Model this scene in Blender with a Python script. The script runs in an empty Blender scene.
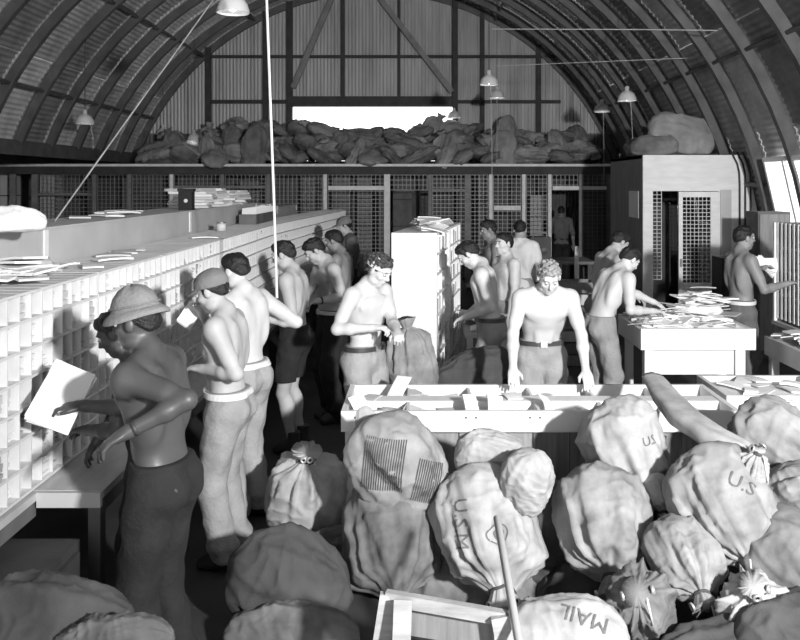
import bpy, bmesh, math, random
import numpy as np
from mathutils import Vector, Matrix
from mathutils.bvhtree import BVHTree
random.seed(7); np.random.seed(7)
scene = bpy.context.scene
C = scene.collection
# ---------------------------------------------------------------- camera, world, lights, exposure
F, VX, VY, H = 850.0, 420.0, 184.0, 2.25          # focal length (px), vanishing point (px), eye height (m)
cam_d = bpy.data.cameras.new('camera'); cam = bpy.data.objects.new('camera', cam_d); C.objects.link(cam)
cam.location = (0, 0, H); cam.rotation_euler = (math.pi/2, 0, 0)
cam_d.sensor_width = 36; cam_d.lens = F*36/800
cam_d.shift_x = -(VX-400)/800; cam_d.shift_y = -(320-VY)/800
cam_d.clip_start = 0.05; cam_d.clip_end = 300
scene.camera = cam
w = bpy.data.worlds.new('sky'); scene.world = w; w.use_nodes = True
bg = w.node_tree.nodes['Background']; bg.inputs['Color'].default_value = (1, 1, 1, 1); bg.inputs['Strength'].default_value = 1.9
scene.view_settings.view_transform = 'Standard'; scene.view_settings.look = 'None'
scene.view_settings.exposure = 0.48; scene.view_settings.gamma = 1.0; scene.view_settings.use_curve_mapping = False
fl = bpy.data.lights.new('photo_flash', 'SPOT'); fl.shadow_soft_size = 0.16; fl.energy = 3300; fl.spot_size = math.radians(118); fl.spot_blend = 1.0
flo = bpy.data.objects.new('photo_flash', fl); C.objects.link(flo)                     # flash gun on a stand, right of the photographer
flo.location = (2.7, -1.3, 3.2)
flo.rotation_euler = (Vector((2.0, 12.0, 2.6))-flo.location).to_track_quat('-Z', 'Y').to_euler()

def P(x, y, d): return Vector(((x-VX)*d/F, d, H-(y-VY)*d/F))
def PX(x, d): return (x-VX)*d/F
def PZ(y, d): return H-(y-VY)*d/F

# ---------------------------------------------------------------- materials
MATS = {}
def mat(name, v, rough=0.7, var=0.12, scale=6.0, bump=0.0, metal=0.0, bscale=None, stretch=None, spec=0.5):
    if name in MATS: return MATS[name]
    m = bpy.data.materials.new(name); m.use_nodes = True; nt = m.node_tree; N = nt.nodes; L = nt.links
    b = N['Principled BSDF']; b.inputs['Roughness'].default_value = rough; b.inputs['Metallic'].default_value = metal
    b.inputs['Specular IOR Level'].default_value = spec
    tc = N.new('ShaderNodeTexCoord'); mp = N.new('ShaderNodeMapping')
    if stretch: mp.inputs['Scale'].default_value = stretch
    L.new(tc.outputs['Object'], mp.inputs['Vector'])
    n = N.new('ShaderNodeTexNoise'); n.inputs['Scale'].default_value = scale; n.inputs['Detail'].default_value = 5
    L.new(mp.outputs['Vector'], n.inputs['Vector'])
    r = N.new('ShaderNodeValToRGB'); e = r.color_ramp.elements
    lo = max(0.0, v*(1-var)); hi = min(1.0, v*(1+var))
    e[0].position = 0.3; e[0].color = (lo, lo, lo, 1); e[1].position = 0.7; e[1].color = (hi, hi, hi, 1)
    L.new(n.outputs['Fac'], r.inputs['Fac']); L.new(r.outputs['Color'], b.inputs['Base Color'])
    if bump:
        n2 = N.new('ShaderNodeTexNoise'); n2.inputs['Scale'].default_value = bscale or scale*6; n2.inputs['Detail'].default_value = 4
        L.new(mp.outputs['Vector'], n2.inputs['Vector'])
        bp = N.new('ShaderNodeBump'); bp.inputs['Strength'].default_value = bump; bp.inputs['Distance'].default_value = 0.02
        L.new(n2.outputs['Fac'], bp.inputs['Height']); L.new(bp.outputs['Normal'], b.inputs['Normal'])
    MATS[name] = m; return m
def emis(name, v):
    m = bpy.data.materials.new(name); m.use_nodes = True; b = m.node_tree.nodes['Principled BSDF']
    b.inputs['Base Color'].default_value = (.8, .8, .8, 1)
    b.inputs['Emission Color'].default_value = (1, 1, 1, 1); b.inputs['Emission Strength'].default_value = v
    MATS[name] = m; return m
mat('floor', .045, .75, .35, 1.6, .15)
mat('sheet_a', .52, .45, .3, 3.0, .1, .1); mat('sheet_b', .72, .42, .25, 3.0, .1, .1); mat('sheet_c', .30, .5, .3, 3.0, .1, .1)
mat('rib', .10, .6, .3, 4); mat('rib_r', .12, .5, .3, 4)
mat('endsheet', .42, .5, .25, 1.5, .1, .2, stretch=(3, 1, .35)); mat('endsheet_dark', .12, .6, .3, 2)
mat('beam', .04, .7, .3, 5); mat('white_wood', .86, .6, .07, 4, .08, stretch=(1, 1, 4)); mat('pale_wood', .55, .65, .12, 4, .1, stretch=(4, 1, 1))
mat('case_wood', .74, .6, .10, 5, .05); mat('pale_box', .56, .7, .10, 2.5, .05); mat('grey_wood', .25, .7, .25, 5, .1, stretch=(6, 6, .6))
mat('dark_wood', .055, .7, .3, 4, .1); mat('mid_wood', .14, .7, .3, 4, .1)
mat('table_white', .74, .55, .06, 3, .06); mat('paper', .88, .75, .04, 3); mat('paper2', .62, .75, .08, 3); mat('paper3', .40, .8, .15, 4)
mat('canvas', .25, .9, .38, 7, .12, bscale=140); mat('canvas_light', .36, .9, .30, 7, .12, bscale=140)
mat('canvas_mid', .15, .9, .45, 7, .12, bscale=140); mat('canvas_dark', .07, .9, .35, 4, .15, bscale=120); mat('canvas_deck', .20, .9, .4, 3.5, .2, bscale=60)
mat('canvas_deck2', .32, .9, .3, 3.5, .2, bscale=60); mat('ink_faded', .13, .9, .4, 14)
mat('ink', .03, .9, .3, 20); mat('cord', .6, .8, .1, 20); mat('cord_dark', .06, .8, .1, 20); mat('brass', .6, .35, .1, 20, 0, .6)
mat('steel', .35, .4, .2, 8, 0, .7); mat('white_enamel', .7, .35, .05, 3); mat('mesh_dark', .28, .5, .1, 8, 0, .3); mat('mesh_white', .62, .5, .06, 8)
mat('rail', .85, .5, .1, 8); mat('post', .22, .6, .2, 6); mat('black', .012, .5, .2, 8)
mat('skin', .44, .55, .12, 5, .05, bscale=80, spec=.35); mat('skin_pale', .58, .55, .10, 5, .05, bscale=80, spec=.35); mat('skin_tan', .25, .5, .16, 5, .05, bscale=80, spec=.4); mat('skin_dark', .08, .42, .2, 5, .05, bscale=80, spec=.45)
mat('hair_dark', .014, .45, .4, 60, .5, bscale=120); mat('hair_fair', .30, .5, .35, 50, .5, bscale=110); mat('hair_brown', .06, .45, .4, 60, .5, bscale=120)
mat('cloth_khaki', .30, .9, .15, 8, .35, bscale=45); mat('cloth_light', .34, .9, .12, 8, .35, bscale=45); mat('cloth_dark', .018, .9, .25, 8, .35, bscale=45); mat('cloth_grey', .13, .9, .2, 8, .35, bscale=45)  # cloth_dark: dark cloth, deepened to paint in shade on the foremost man's legs
mat('cloth_white', .75, .9, .05, 8, .3, bscale=45); mat('hat', .20, .9, .15, 8, .35, bscale=60); mat('hat_light', .24, .9, .12, 8, .35, bscale=60)
mat('belt_white', .72, .7, .05, 10); mat('belt_dark', .05, .5, .1, 10); mat('boot', .04, .5, .2, 10, .2); mat('eye', .55, .2, .02, 5); mat('iris', .02, .2, .02, 5)
mat('worn_white', .38, .7, .25, 7, .15, stretch=(1, 1, 5)); emis('bulb', 6.0); emis('daylight_pane', 1.1)

# ---------------------------------------------------------------- mesh helpers
class MB:
    def __init__(s): s.v = []; s.f = []
    def box(s, x0, x1, y0, y1, z0, z1):
        i = len(s.v)
        s.v += [(x0,y0,z0),(x1,y0,z0),(x1,y1,z0),(x0,y1,z0),(x0,y0,z1),(x1,y0,z1),(x1,y1,z1),(x0,y1,z1)]
        s.f += [tuple(i+k for k in q) for q in ((0,3,2,1),(4,5,6,7),(0,1,5,4),(1,2,6,5),(2,3,7,6),(3,0,4,7))]; return s
    def obox(s, c, M, sx, sy, sz):
        i = len(s.v); c = Vector(c)
        for z in (-.5, .5):
            for (a, b) in ((-.5,-.5),(.5,-.5),(.5,.5),(-.5,.5)): s.v.append(tuple(c+M@Vector((a*sx, b*sy, z*sz))))
        s.f += [tuple(i+k for k in q) for q in ((0,3,2,1),(4,5,6,7),(0,1,5,4),(1,2,6,5),(2,3,7,6),(3,0,4,7))]; return s
    def beam(s, a, b, wx, wy, up=(0,0,1)):
        a, b = Vector(a), Vector(b); z = (b-a).normalized(); u = Vector(up)
        if abs(z.dot(u)) > .98: u = Vector((0,1,0))
        x = u.cross(z).normalized(); y = z.cross(x); M = Matrix((x, y, z)).transposed()
        return s.obox((a+b)/2, M, wx, wy, (b-a).length)
    def tube(s, pts, r, n=8, cap=True):
        pts = [Vector(p) for p in pts]; i0 = len(s.v); m = len(pts); rs = r if isinstance(r, (list, tuple)) else [r]*m
        prev = None
        for k, p in enumerate(pts):
            t = (pts[min(k+1, m-1)]-pts[max(k-1, 0)]).normalized()
            if prev is None:
                u = Vector((0,0,1)) if abs(t.z) < .9 else Vector((1,0,0)); x = u.cross(t).normalized()
            else: x = (prev-t*prev.dot(t)).normalized()
            prev = x; y = t.cross(x)
            for j in range(n):
                a = 2*math.pi*j/n; s.v.append(tuple(p+x*math.cos(a)*rs[k]+y*math.sin(a)*rs[k]))
        for k in range(m-1):
            for j in range(n):
                a, b = i0+k*n+j, i0+k*n+(j+1) % n; s.f.append((a, b, b+n, a+n))
        if cap: s.f.append(tuple(i0+j for j in reversed(range(n)))); s.f.append(tuple(i0+(m-1)*n+j for j in range(n)))
        return s
    def lathe(s, prof, n=24, o=(0,0,0), M=None, sy=1.0):
        i0 = len(s.v); o = Vector(o); m = len(prof)
        for (r, z) in prof:
            for j in range(n):
                a = 2*math.pi*j/n; p = Vector((r*math.cos(a), r*math.sin(a)*sy, z)); s.v.append(tuple(o+(M@p if M else p)))
        for k in range(m-1):
            for j in range(n):
                a, b = i0+k*n+j, i0+k*n+(j+1) % n; s.f.append((a, b, b+n, a+n))
        return s
    def mesh(s, name, m, off=(0,0,0), smooth=False):
        me = bpy.data.meshes.new(name); o = Vector(off)
        me.from_pydata([tuple(Vector(v)-o) for v in s.v], [], s.f)
        me.materials.append(MATS[m])
        if smooth: me.polygons.foreach_set('use_smooth', [True]*len(me.polygons))
        me.update(); return me
def tag(o, label=None, cat=None, group=None, kind=None):
    if label: o['label'] = label
    if cat: o['category'] = cat
    if group: o['group'] = group
    if kind: o['kind'] = kind
    return o
def link(name, me, parent=None, loc=(0,0,0), rz=0.0):
    o = bpy.data.objects.new(name, me); C.objects.link(o); o.location = loc
    if rz: o.rotation_euler = (0, 0, rz)
    if parent: o.parent = parent
    return o
ROOT = {}
def empty(name, loc, label, cat, group=None, rz=0.0):
    o = link(name, None, None, loc, rz); ROOT[o.name] = Vector(loc); return tag(o, label, cat, group)
def part(name, mb, m, parent, smooth=False, label=None):     # mb in world coordinates, parent unrotated
    o = link(name, mb.mesh(name, m, ROOT[parent.name], smooth), parent); ROOT[o.name] = ROOT[parent.name]
    if label: o['label'] = label
    return o
def solo(name, mb, m, label=None, cat=None, group=None, kind=None, loc=None, smooth=False):
    if loc is None:
        a = np.array(mb.v); lo, hi = a.min(0), a.max(0); loc = ((lo[0]+hi[0])/2, (lo[1]+hi[1])/2, lo[2])
    o = link(name, mb.mesh(name, m, loc, smooth), None, loc); ROOT[o.name] = Vector(loc); return tag(o, label, cat, group, kind)
def copy_tree(o, parent=None):
    c = o.copy(); C.objects.link(c); c.parent = parent
    for ch in list(o.children): copy_tree(ch, c)
    return c

# ---------------------------------------------------------------- the hut: floor, ribs, sheets, end walls
S_END = 41.0; D_END = F/S_END; R = 260/S_END; XC = (375-VX)/S_END; ZC = H-(246-VY)/S_END      # arch fitted to the end wall
Y0, BAY, NB = D_END-1.22*21, 1.22, 21
AXW = -11.0
solo('floor', MB().box(AXW-.2, XC+R+.3, Y0-.2, D_END+.3, -.1, 0), 'floor', kind='structure', loc=(0, 0, 0))
a0 = -math.asin(ZC/R)                                           # angle of the arch where it meets the floor
def arcp(th, r, y): return (XC+r*math.cos(th), y, ZC+r*math.sin(th))
ceil = link('ceiling', None, None, (XC, 0, ZC)); tag(ceil, kind='structure'); ROOT['ceiling'] = Vector((XC, 0, ZC))
NS = 14; ANX = 11.0; dth = (math.pi-2*a0)/NS
def sheet_mesh(m, k):
    mb = MB(); npit = int(R*dth/.085); nn = npit*4
    for q in range(nn+1):
        th = dth*(q/nn-.5)*1.02; rr = R+.012*math.sin(2*math.pi*q/4+.5)+(.012 if k else 0)
        for y in (-.01, BAY+.01): mb.v.append((rr*math.cos(th), y, rr*math.sin(th)))
    for q in range(nn):
        a = 2*q; mb.f.append((a, a+1, a+3, a+2))
    return mb.mesh('sheet', m, (0,0,0), True)
SH = [[sheet_mesh(m, k) for k in (0, 1)] for m in ('sheet_a', 'sheet_b', 'sheet_c')]
WIN_BAY = None
rng = random.Random(3)
for b in range(NB):
    y = Y0+b*BAY
    for k in range(NS):
        th = a0+dth*(k+.5)
        right = th < math.pi*.5
        if k >= NS-2 and y > ANX: continue                     # the left side opens into a lean-to there
        c = rng.random()
        mi = (1 if c < .45 else 0 if c < .8 else 2)
        if right: mi = (1 if c < .2 else 0 if c < .6 else 2)
        o = link('roof_sheet', SH[mi][k % 2], ceil, (0, y, 0)); o.rotation_euler = (0, -th, 0)
def rib_mesh(frac=1.0):
    mb = MB(); n = 44
    for q in range(n+1):
        th = a0+(math.pi-2*a0)*frac*q/n
        for (r, y) in ((R-.20, -.055), (R-.20, .055), (R-.17, .055), (R-.17, .012), (R-.03, .012), (R-.03, -.012), (R-.17, -.012), (R-.17, -.055)):
            mb.v.append((r*math.cos(th), y, r*math.sin(th)))
    for q in range(n):
        for j in range(8):
            a, b = q*8+j, q*8+(j+1) % 8; mb.f.append((a, b, b+8, a+8))
    return mb.mesh('rib', 'rib', (0,0,0))
RM = rib_mesh(); RM2 = rib_mesh((NS-2)/NS)
for b in range(NB+1): link('rib', RM2 if Y0+b*BAY > ANX else RM, ceil, (0, Y0+b*BAY-(.06 if b == NB else 0), 0))
for th in (math.radians(31.5), math.radians(14), math.radians(62), math.radians(90), math.radians(118), math.radians(180-48), math.radians(180-30)):
    p, q = arcp(th, R-.10, Y0), arcp(th, R-.10, D_END-.1)
    part('purlin', MB().beam(p, q, .05, .09, up=(math.cos(th), 0, math.sin(th))), 'rib', ceil)

tha = a0+dth*(NS-2); eave = arcp(tha, R-.1, ANX); AXW = -11.0
part('eave_beam', MB().box(eave[0]-.12, eave[0]+.05, ANX, D_END, eave[2]-.22, eave[2]+.02), 'rib', ceil)
part('lean_to_roof', MB().box(AXW, eave[0], ANX, D_END+.1, eave[2]-.02, eave[2]+.04), 'rib', ceil)
solo('wall_left', MB().box(AXW-.1, AXW, ANX, D_END+.1, 0, eave[2]-.03).box(AXW, XC-R+.3, ANX-.05, ANX, 0, eave[2]-.03).box(AXW, XC-R+1.5, D_END+.10, D_END+.14, 0, eave[2]+.06), 'endsheet_dark', kind='structure')
# end wall: upright corrugated sheets, posts, girts, the big opening under the header
wb = link('wall_back', None, None, (XC, D_END, 0)); tag(wb, kind='structure'); ROOT['wall_back'] = Vector((XC, D_END, 0))
def hx(px): return PX(px, D_END)
def hz(py): return PZ(py, D_END)
def arch_z(x):
    t = R*R-(x-XC)**2
    return ZC+math.sqrt(t) if t > 0 else 0
op_x0, op_x1, op_z0, op_z1 = hx(292), hx(453), 2.72, hz(106)
def end_sheet(x0, x1, z0, m, ztop=None, zmax=None):
    mb = MB(); n = max(2, int((x1-x0)/.02)); pts = []
    for q in range(n+1):
        x = x0+(x1-x0)*q/n; zt = arch_z(x)+.05
        if ztop is not None: zt = min(zt, ztop)
        if zt <= z0: zt = z0+.001
        yy = D_END-.012+.012*math.sin(2*math.pi*x/.085)
        mb.v += [(x, yy, z0), (x, yy, zt)]
    for q in range(n): a = 2*q; mb.f.append((a, a+2, a+3, a+1))
    part('wall_sheet', mb, m, wb, True)
xs = [hx(p) for p in (100, 160, 209, 237, 266, 292, 317, 344, 372, 400, 427, 453, 482, 510, 538, 565, 594, 650)]
for a, b in zip(xs[:-1], xs[1:]):
    mid = (a+b)/2
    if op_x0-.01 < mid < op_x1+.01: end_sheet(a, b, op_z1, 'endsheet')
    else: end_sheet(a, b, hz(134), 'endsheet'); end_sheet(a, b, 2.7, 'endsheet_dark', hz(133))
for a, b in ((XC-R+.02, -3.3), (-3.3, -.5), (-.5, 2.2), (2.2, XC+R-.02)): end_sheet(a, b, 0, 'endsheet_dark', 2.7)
for px, wd in ((209, .13), (266, .12), (290, .14), (343, .09), (399, .06), (455, .13), (482, .10), (538, .12)):
    x = hx(px); zt = arch_z(x)-.05
    z0 = op_z1 if op_x0+.05 < x < op_x1-.05 else 2.72
    part('post', MB().box(x-wd/2, x+wd/2, D_END-.13, D_END+.03, z0, zt), 'beam', wb)
for (p0, p1, py, t) in ((180, 560, 57, .07), (209, 290, 102, .09), (455, 560, 102, .08)):
    part('girt', MB().box(hx(p0), hx(p1), D_END-.10, D_END+.03, hz(py)-t/2, hz(py)+t/2), 'beam', wb)
part('header_beam', MB().box(hx(288), hx(457), D_END-.18, D_END+.04, hz(107), hz(97)), 'beam', wb)
for a, b in (((332, -2), (293, 88)), ((378, -4), (452, 92))):
    p, q = P(a[0], a[1], D_END-.2), P(b[0], b[1], D_END-.2); part('brace', MB().beam(p, q, .13, .09, up=(0,1,0)), 'post', wb)
for k in range(3): part('sill_board', MB().box(op_x0, op_x1, D_END-.05, D_END+.0, 2.66+k*.16, 2.81+k*.16), 'endsheet_dark', wb)
# rear gable behind the photographer: two side panels, unseen tall opening added to let daylight fill in
wf = link('wall_front', None, None, (XC, Y0, 0)); tag(wf, kind='structure'); ROOT['wall_front'] = Vector((XC, Y0, 0))
def gable(x0, x1, z0, z1f):
    mb = MB(); n = 20
    for q in range(n+1):
        x = x0+(x1-x0)*q/n; mb.v += [(x, Y0, z0), (x, Y0, max(z0+.001, arch_z(x)))]
    for q in range(n): a = 2*q; mb.f.append((a, a+1, a+3, a+2))
    part('wall_panel', mb, 'endsheet_dark', wf)
gable(XC-R+.02, XC-3.4, 0, None); gable(XC+3.4, XC+R-.02, 0, None); gable(XC-3.4, XC+3.4, 4.6, None)
# ---------------------------------------------------------------- storage deck at the far end and the wire cage under it
DF = 18.5; ZD = PZ(163, DF)
deck = empty('storage_deck', (XC, (DF+D_END)/2, 0), 'timber storage deck across the far end of the hut, under the heap of sacks', 'deck')
xl = -9.4; xr = -2*0+XC+math.sqrt(R*R-(ZD-ZC)**2)-.34
nb = 24
for k in range(nb):
    a = xl+(xr-xl)*k/nb; b = xl+(xr-xl)*(k+1)/nb-.012
    part('plank', MB().box(a, b, DF, D_END-.2, ZD-.10, ZD-.05), 'dark_wood', deck)
part('edge_rail', MB().box(xl, xr, DF-.05, DF-.002, ZD-.075, ZD-.02), 'rail', deck, label='pale edge rail of the deck')
part('edge_beam', MB().box(xl, xr, DF+.005, DF+.10, ZD-.24, ZD-.101), 'dark_wood', deck)
cage = empty('wire_cage', (XC, DF, 0), 'wire mesh cage partition with dark posts beneath the storage deck', 'partition')
posts = [12, 34, 94, 129, 171, 222, 268, 325, 387, 430, 468, 491, 524, 550, 581, 610]
for px in posts:
    x = PX(px, DF); wd = .13 if px in (387, 12, 34, 468) else .075
    part('post', MB().box(x-wd/2, x+wd/2, DF+.02, DF+.09, 0, ZD-.245), 'rail' if px in (325, 387, 491, 550, 171, 524) else 'post', cage)
for (p0, p1, py, t) in ((325, 387, 188, .09), (491, 524, 208, .10), (550, 610, 188, .08), (34, 94, 194, .05), (171, 268, 187, .06), (430, 468, 190, .05)):
    part('cross_rail', MB().box(PX(p0, DF)+.07, PX(p1, DF)-.07, DF+.03, DF+.08, PZ(py, DF)-t/2, PZ(py, DF)+t/2), 'rail' if p0 in (325, 491, 550) else 'post', cage)
def wire_panel(x0, x1, y, z0, z1, pitch, t):
    mb = MB(); n = int((x1-x0)/pitch)
    for k in range(n+1): x = x0+(x1-x0)*k/max(1, n); mb.box(x-t/2, x+t/2, y-t/2, y+t/2, z0, z1)
    n = int((z1-z0)/pitch)
    for k in range(n+1): z = z0+(z1-z0)*k/max(1, n); mb.box(x0, x1, y-t*.4, y+t*.6, z-t/2, z+t/2)
    return mb
for a, b in zip(posts[1:-1], posts[2:]):
    z0 = .05
    if a in (387, 550): z0 = PZ(190, DF)
    part('wire_mesh', wire_panel(PX(a, DF)+.06, PX(b, DF)-.06, DF+.055, z0, ZD-.26, .088, .012), 'mesh_dark', cage)
# goods: crates added in place of patches of light behind the mesh
cage_patches = [(40, 55, 166, 194, 19.2, 'pale_box'), (60, 80, 170, 193, 20.0, 'mid_wood'), (132, 163, 174, 206, 19.6, 'mid_wood'), (178, 215, 176, 205, 19.9, 'mid_wood'),
         (302, 322, 176, 205, 19.9, 'grey_wood'), (333, 350, 176, 212, 20.0, 'grey_wood'), (357, 372, 172, 200, 20.1, 'grey_wood'), (393, 412, 173, 192, 20.0, 'mid_wood'), (432, 452, 172, 216, 20.1, 'mid_wood'),
         (478, 490, 174, 216, 19.6, 'grey_wood'), (531, 542, 195, 220, 19.4, 'pale_box'), (584, 596, 199, 222, 19.6, 'mid_wood'), (0, 10, 166, 230, 19.0, 'pale_box'), (240, 262, 180, 210, 19.7, 'grey_wood')]
CR = ['leftmost of the row', 'second from the left', 'third from the left', 'fourth from the left', 'fifth from the left', 'sixth from the left', 'seventh from the left', 'seventh from the right', 'sixth from the right', 'fifth from the right', 'fourth from the right', 'third from the right', 'second from the right', 'rightmost of the row']
for i, (a, b, c, d, y, m) in enumerate(cage_patches):
    x0, x1, z1 = PX(a, y), PX(b, y), PZ(c, y)
    t = empty('light_patch_crate', ((x0+x1)/2, y, 0), 'crate added for a light patch behind the far cage mesh, '+CR[sorted(range(14), key=lambda q: cage_patches[q][0]).index(i)], 'crate', 'crates added for light patches in the far cage')
    n = 4; zz = np.linspace(0, z1, n+1)
    for k in range(n): part('slat', MB().box(x0, x1, y, y+.5, zz[k]+.012, zz[k+1]-.012), m, t)
    part('corner_post', MB().box(x0+.02, x1-.02, y+.02, y+.48, 0, z1-.02), 'dark_wood', t)

# ---------------------------------------------------------------- white booth on the right with its mesh door
DB = 12.9; DB2 = 15.1; bx0 = PX(643, DB); bz = PZ(155, DB)
booth = empty('office_booth', (4.0, DB, 0), 'white painted plywood booth with a wire mesh door on the right', 'booth')
def bpt(px): return PX(px, DB)
ox0, ox1, oz = bpt(653), bpt(680), PZ(191, DB)
part('front_panel', MB().box(bx0, ox0, DB, DB+.05, 0, bz), 'white_wood', booth)
part('front_panel', MB().box(ox0, bpt(719), DB, DB+.05, oz, bz), 'white_wood', booth)
xr_b = XC+math.sqrt(R*R-(bz-ZC)**2)-.38
mb = MB(); nq = 16
for q in range(nq+1):
    z = bz*q/nq; x = XC+math.sqrt(R*R-(z-ZC)**2)-.03; mb.v += [(bpt(719), DB, z), (x, DB, z), (bpt(719), DB+.05, z), (x, DB+.05, z)]
for q in range(nq):
    a = 4*q; mb.f += [(a, a+1, a+5, a+4), (a+2, a+6, a+7, a+3), (a+1, a+3, a+7, a+5), (a, a+4, a+6, a+2)]
mb.f += [(0, 2, 3, 1), (4*nq, 4*nq+1, 4*nq+3, 4*nq+2)]
part('front_panel', mb, 'white_wood', booth)
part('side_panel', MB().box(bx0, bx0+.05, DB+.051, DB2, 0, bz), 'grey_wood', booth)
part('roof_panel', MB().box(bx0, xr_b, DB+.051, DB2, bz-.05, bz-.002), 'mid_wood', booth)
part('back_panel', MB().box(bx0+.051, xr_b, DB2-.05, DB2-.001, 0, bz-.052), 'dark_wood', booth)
part('notice', MB().box(bx0-.006, bx0-.001, DB+.25, DB+.85, 1.72, 2.14), 'paper', booth)
dr = part('door', MB().box(bpt(678), bpt(682), DB-.04, DB-.001, .02, oz-.01).box(bpt(710), bpt(718), DB-.04, DB-.001, .02, oz-.01).box(bpt(682)+.001, bpt(710)-.001, DB-.04, DB-.001, oz-.09, oz-.01)
     .box(bpt(682)+.001, bpt(710)-.001, DB-.04, DB-.001, .02, .75), 'white_wood', booth)
part('wire_mesh', wire_panel(bpt(682), bpt(710), DB-.02, .75, oz-.09, .058, .011), 'mesh_white', dr)
part('handle', MB().box(bpt(680)-.015, bpt(680)+.015, DB-.075, DB-.041, 1.0, 1.12), 'steel', dr)
part('wire_mesh', wire_panel(ox0, bpt(662), DB+.03, .8, oz, .058, .010), 'mesh_white', booth)
part('door_trim', MB().box(bpt(720), bpt(731), DB-.02, DB-.001, 0, oz+.02), 'pale_box', booth)
for i, o_ in enumerate((0, .085, .165)):
    pts = [(bpt(739)+o_, DB-.03, .9), (bpt(739)+o_, DB-.03, 2.25), (bpt(738.5)+o_, DB-.03, 2.42), (bpt(736.5)+o_, DB-.03, 2.56), (bpt(733)+o_*1.0, DB-.03, 2.66), (bpt(731)+o_, DB-.03, 2.74)]
    part('conduit', MB().tube(pts, .014, 6), 'dark_wood', booth, True)
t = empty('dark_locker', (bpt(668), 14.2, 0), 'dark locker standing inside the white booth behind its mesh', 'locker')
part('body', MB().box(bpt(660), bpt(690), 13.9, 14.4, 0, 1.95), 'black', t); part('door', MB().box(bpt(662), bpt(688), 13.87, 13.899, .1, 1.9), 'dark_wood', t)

# bright side window in the curve of the right wall
win = link('window_1', None, None, (0, 0, 0)); tag(win, kind='structure'); ROOT['window_1'] = Vector((0, 0, 0))
def wpt(th, y, r=R-.16): return Vector(arcp(math.radians(th), r, y))
for (ya, yb) in ((10.05, 10.6), (10.65, 11.2), (11.25, 11.8)):
    q = [wpt(9, ya), wpt(9, yb), wpt(17, yb), wpt(17, ya)]; mb = MB(); mb.v = [tuple(p) for p in q]+[tuple(p+Vector((.02, 0, .004))) for p in q]
    mb.f = [(0,1,2,3), (7,6,5,4), (0,4,5,1), (1,5,6,2), (2,6,7,3), (3,7,4,0)]; part('pane', mb, 'daylight_pane', win)
for y in (10.025, 10.625, 11.225, 11.825): part('mullion', MB().beam(wpt(8.6, y), wpt(17.4, y), .05, .06), 'white_wood', win)
for th in (8.6, 17.4): part('sash_rail', MB().beam(wpt(th, 10.0), wpt(th, 11.85), .06, .06), 'white_wood', win)

# ---------------------------------------------------------------- long pigeonhole cases on the left
CX, CZ0, CZ1, COLS, ROWS, PIT = -1.88, .76, 1.735, 10, 7, .12
UL = COLS*PIT; CDEP = .46; RP = (CZ1-CZ0)/ROWS
me_shelf = MB().box(-CDEP, 0, 0, UL, -.007, .007).mesh('shelf', 'case_wood')
me_div = MB().box(-CDEP+.01, -.004, -.004, .004, 0, CZ1-CZ0).mesh('divider', 'case_wood')
me_back = MB().box(-CDEP-.012, -CDEP-.001, 0, UL, 0, CZ1-CZ0).mesh('back_panel', 'case_wood')
ord_ = ['nearest', 'second', 'third', 'fourth', 'fifth', 'sixth', 'seventh', 'eighth', 'ninth', 'tenth', 'eleventh', 'farthest']
bundle_me = []
for k in range(7):
    rg = random.Random(40+k); mb = MB(); z = 0; hh = [.055, .075, .095, .105, .085, .115, .035][k]
    while z < hh:
        t = rg.uniform(.008, .024); o_ = rg.uniform(-.035, 0); w_ = rg.uniform(.082, .098); s_ = rg.uniform(-.005, .005)
        mb.box(-.26+o_, o_, s_-w_/2+.0, s_+w_/2, z, min(z+t, hh)-.0015); z += t
    bundle_me.append([mb.mesh('letter_bundle', m_) for m_ in ('paper', 'paper2', 'paper3')])
NU = 12; stuff = MB(); rg = random.Random(11); nind = 0
case_objs = []
for u in range(NU):
    y0 = 2.55+u*(UL+.012); x0 = CX+(0 if y0 < 11 else .065*(y0-11)); ang = -math.atan(.065) if y0 >= 11 else 0
    lab = ('%s pigeonhole sorting case stuffed with letters in the long left row' % ord_[u])
    if u == 0: lab = 'nearest pigeonhole sorting case of the long left row, at the left edge'
    t = empty('sorting_case', (x0, y0, CZ0), lab, 'sorting case', 'pigeonhole cases of the long left row', ang)
    for r_ in range(ROWS+1): link('shelf', me_shelf, t, (0, 0, min(max(r_*RP, .008), CZ1-CZ0-.008)))
    for c_ in range(COLS+1): link('divider', me_div, t, (0, min(max(c_*PIT, .005), UL-.005), 0))
    link('back_panel', me_back, t)
    M = Matrix.Translation((x0, y0, CZ0)) @ Matrix.Rotation(ang, 4, 'Z')
    for c_ in range(COLS):
        for r_ in range(ROWS):
            if rg.random() < .06: continue
            k = rg.choice((0, 1, 1, 2, 2, 3, 3, 4, 4, 5, 5, 6)); mi = rg.choice((0, 0, 0, 1, 1, 2)); loc = M @ Vector((rg.uniform(-.05, -.006), (c_+.5)*PIT, r_*RP+.0085))
            if u < 5 and (c_+u*COLS) >= 8 and nind < 290:
                o = link('letter_bundle', bundle_me[k][mi], None, loc, ang); nind += 1
                tag(o, 'bundle of letters in a pigeonhole of the long left row', 'letters', 'letters in the left pigeonholes')
            else:
                me_ = bundle_me[k][mi]; i0 = len(stuff.v)
                for v in me_.vertices: stuff.v.append(tuple(loc+v.co))
                for p_ in me_.polygons: stuff.f.append(tuple(i0+j for j in p_.vertices))
solo('sorted_letters', stuff, 'paper2', 'mass of letters filling the far pigeonholes of the left row', 'letters', kind='stuff')
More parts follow.
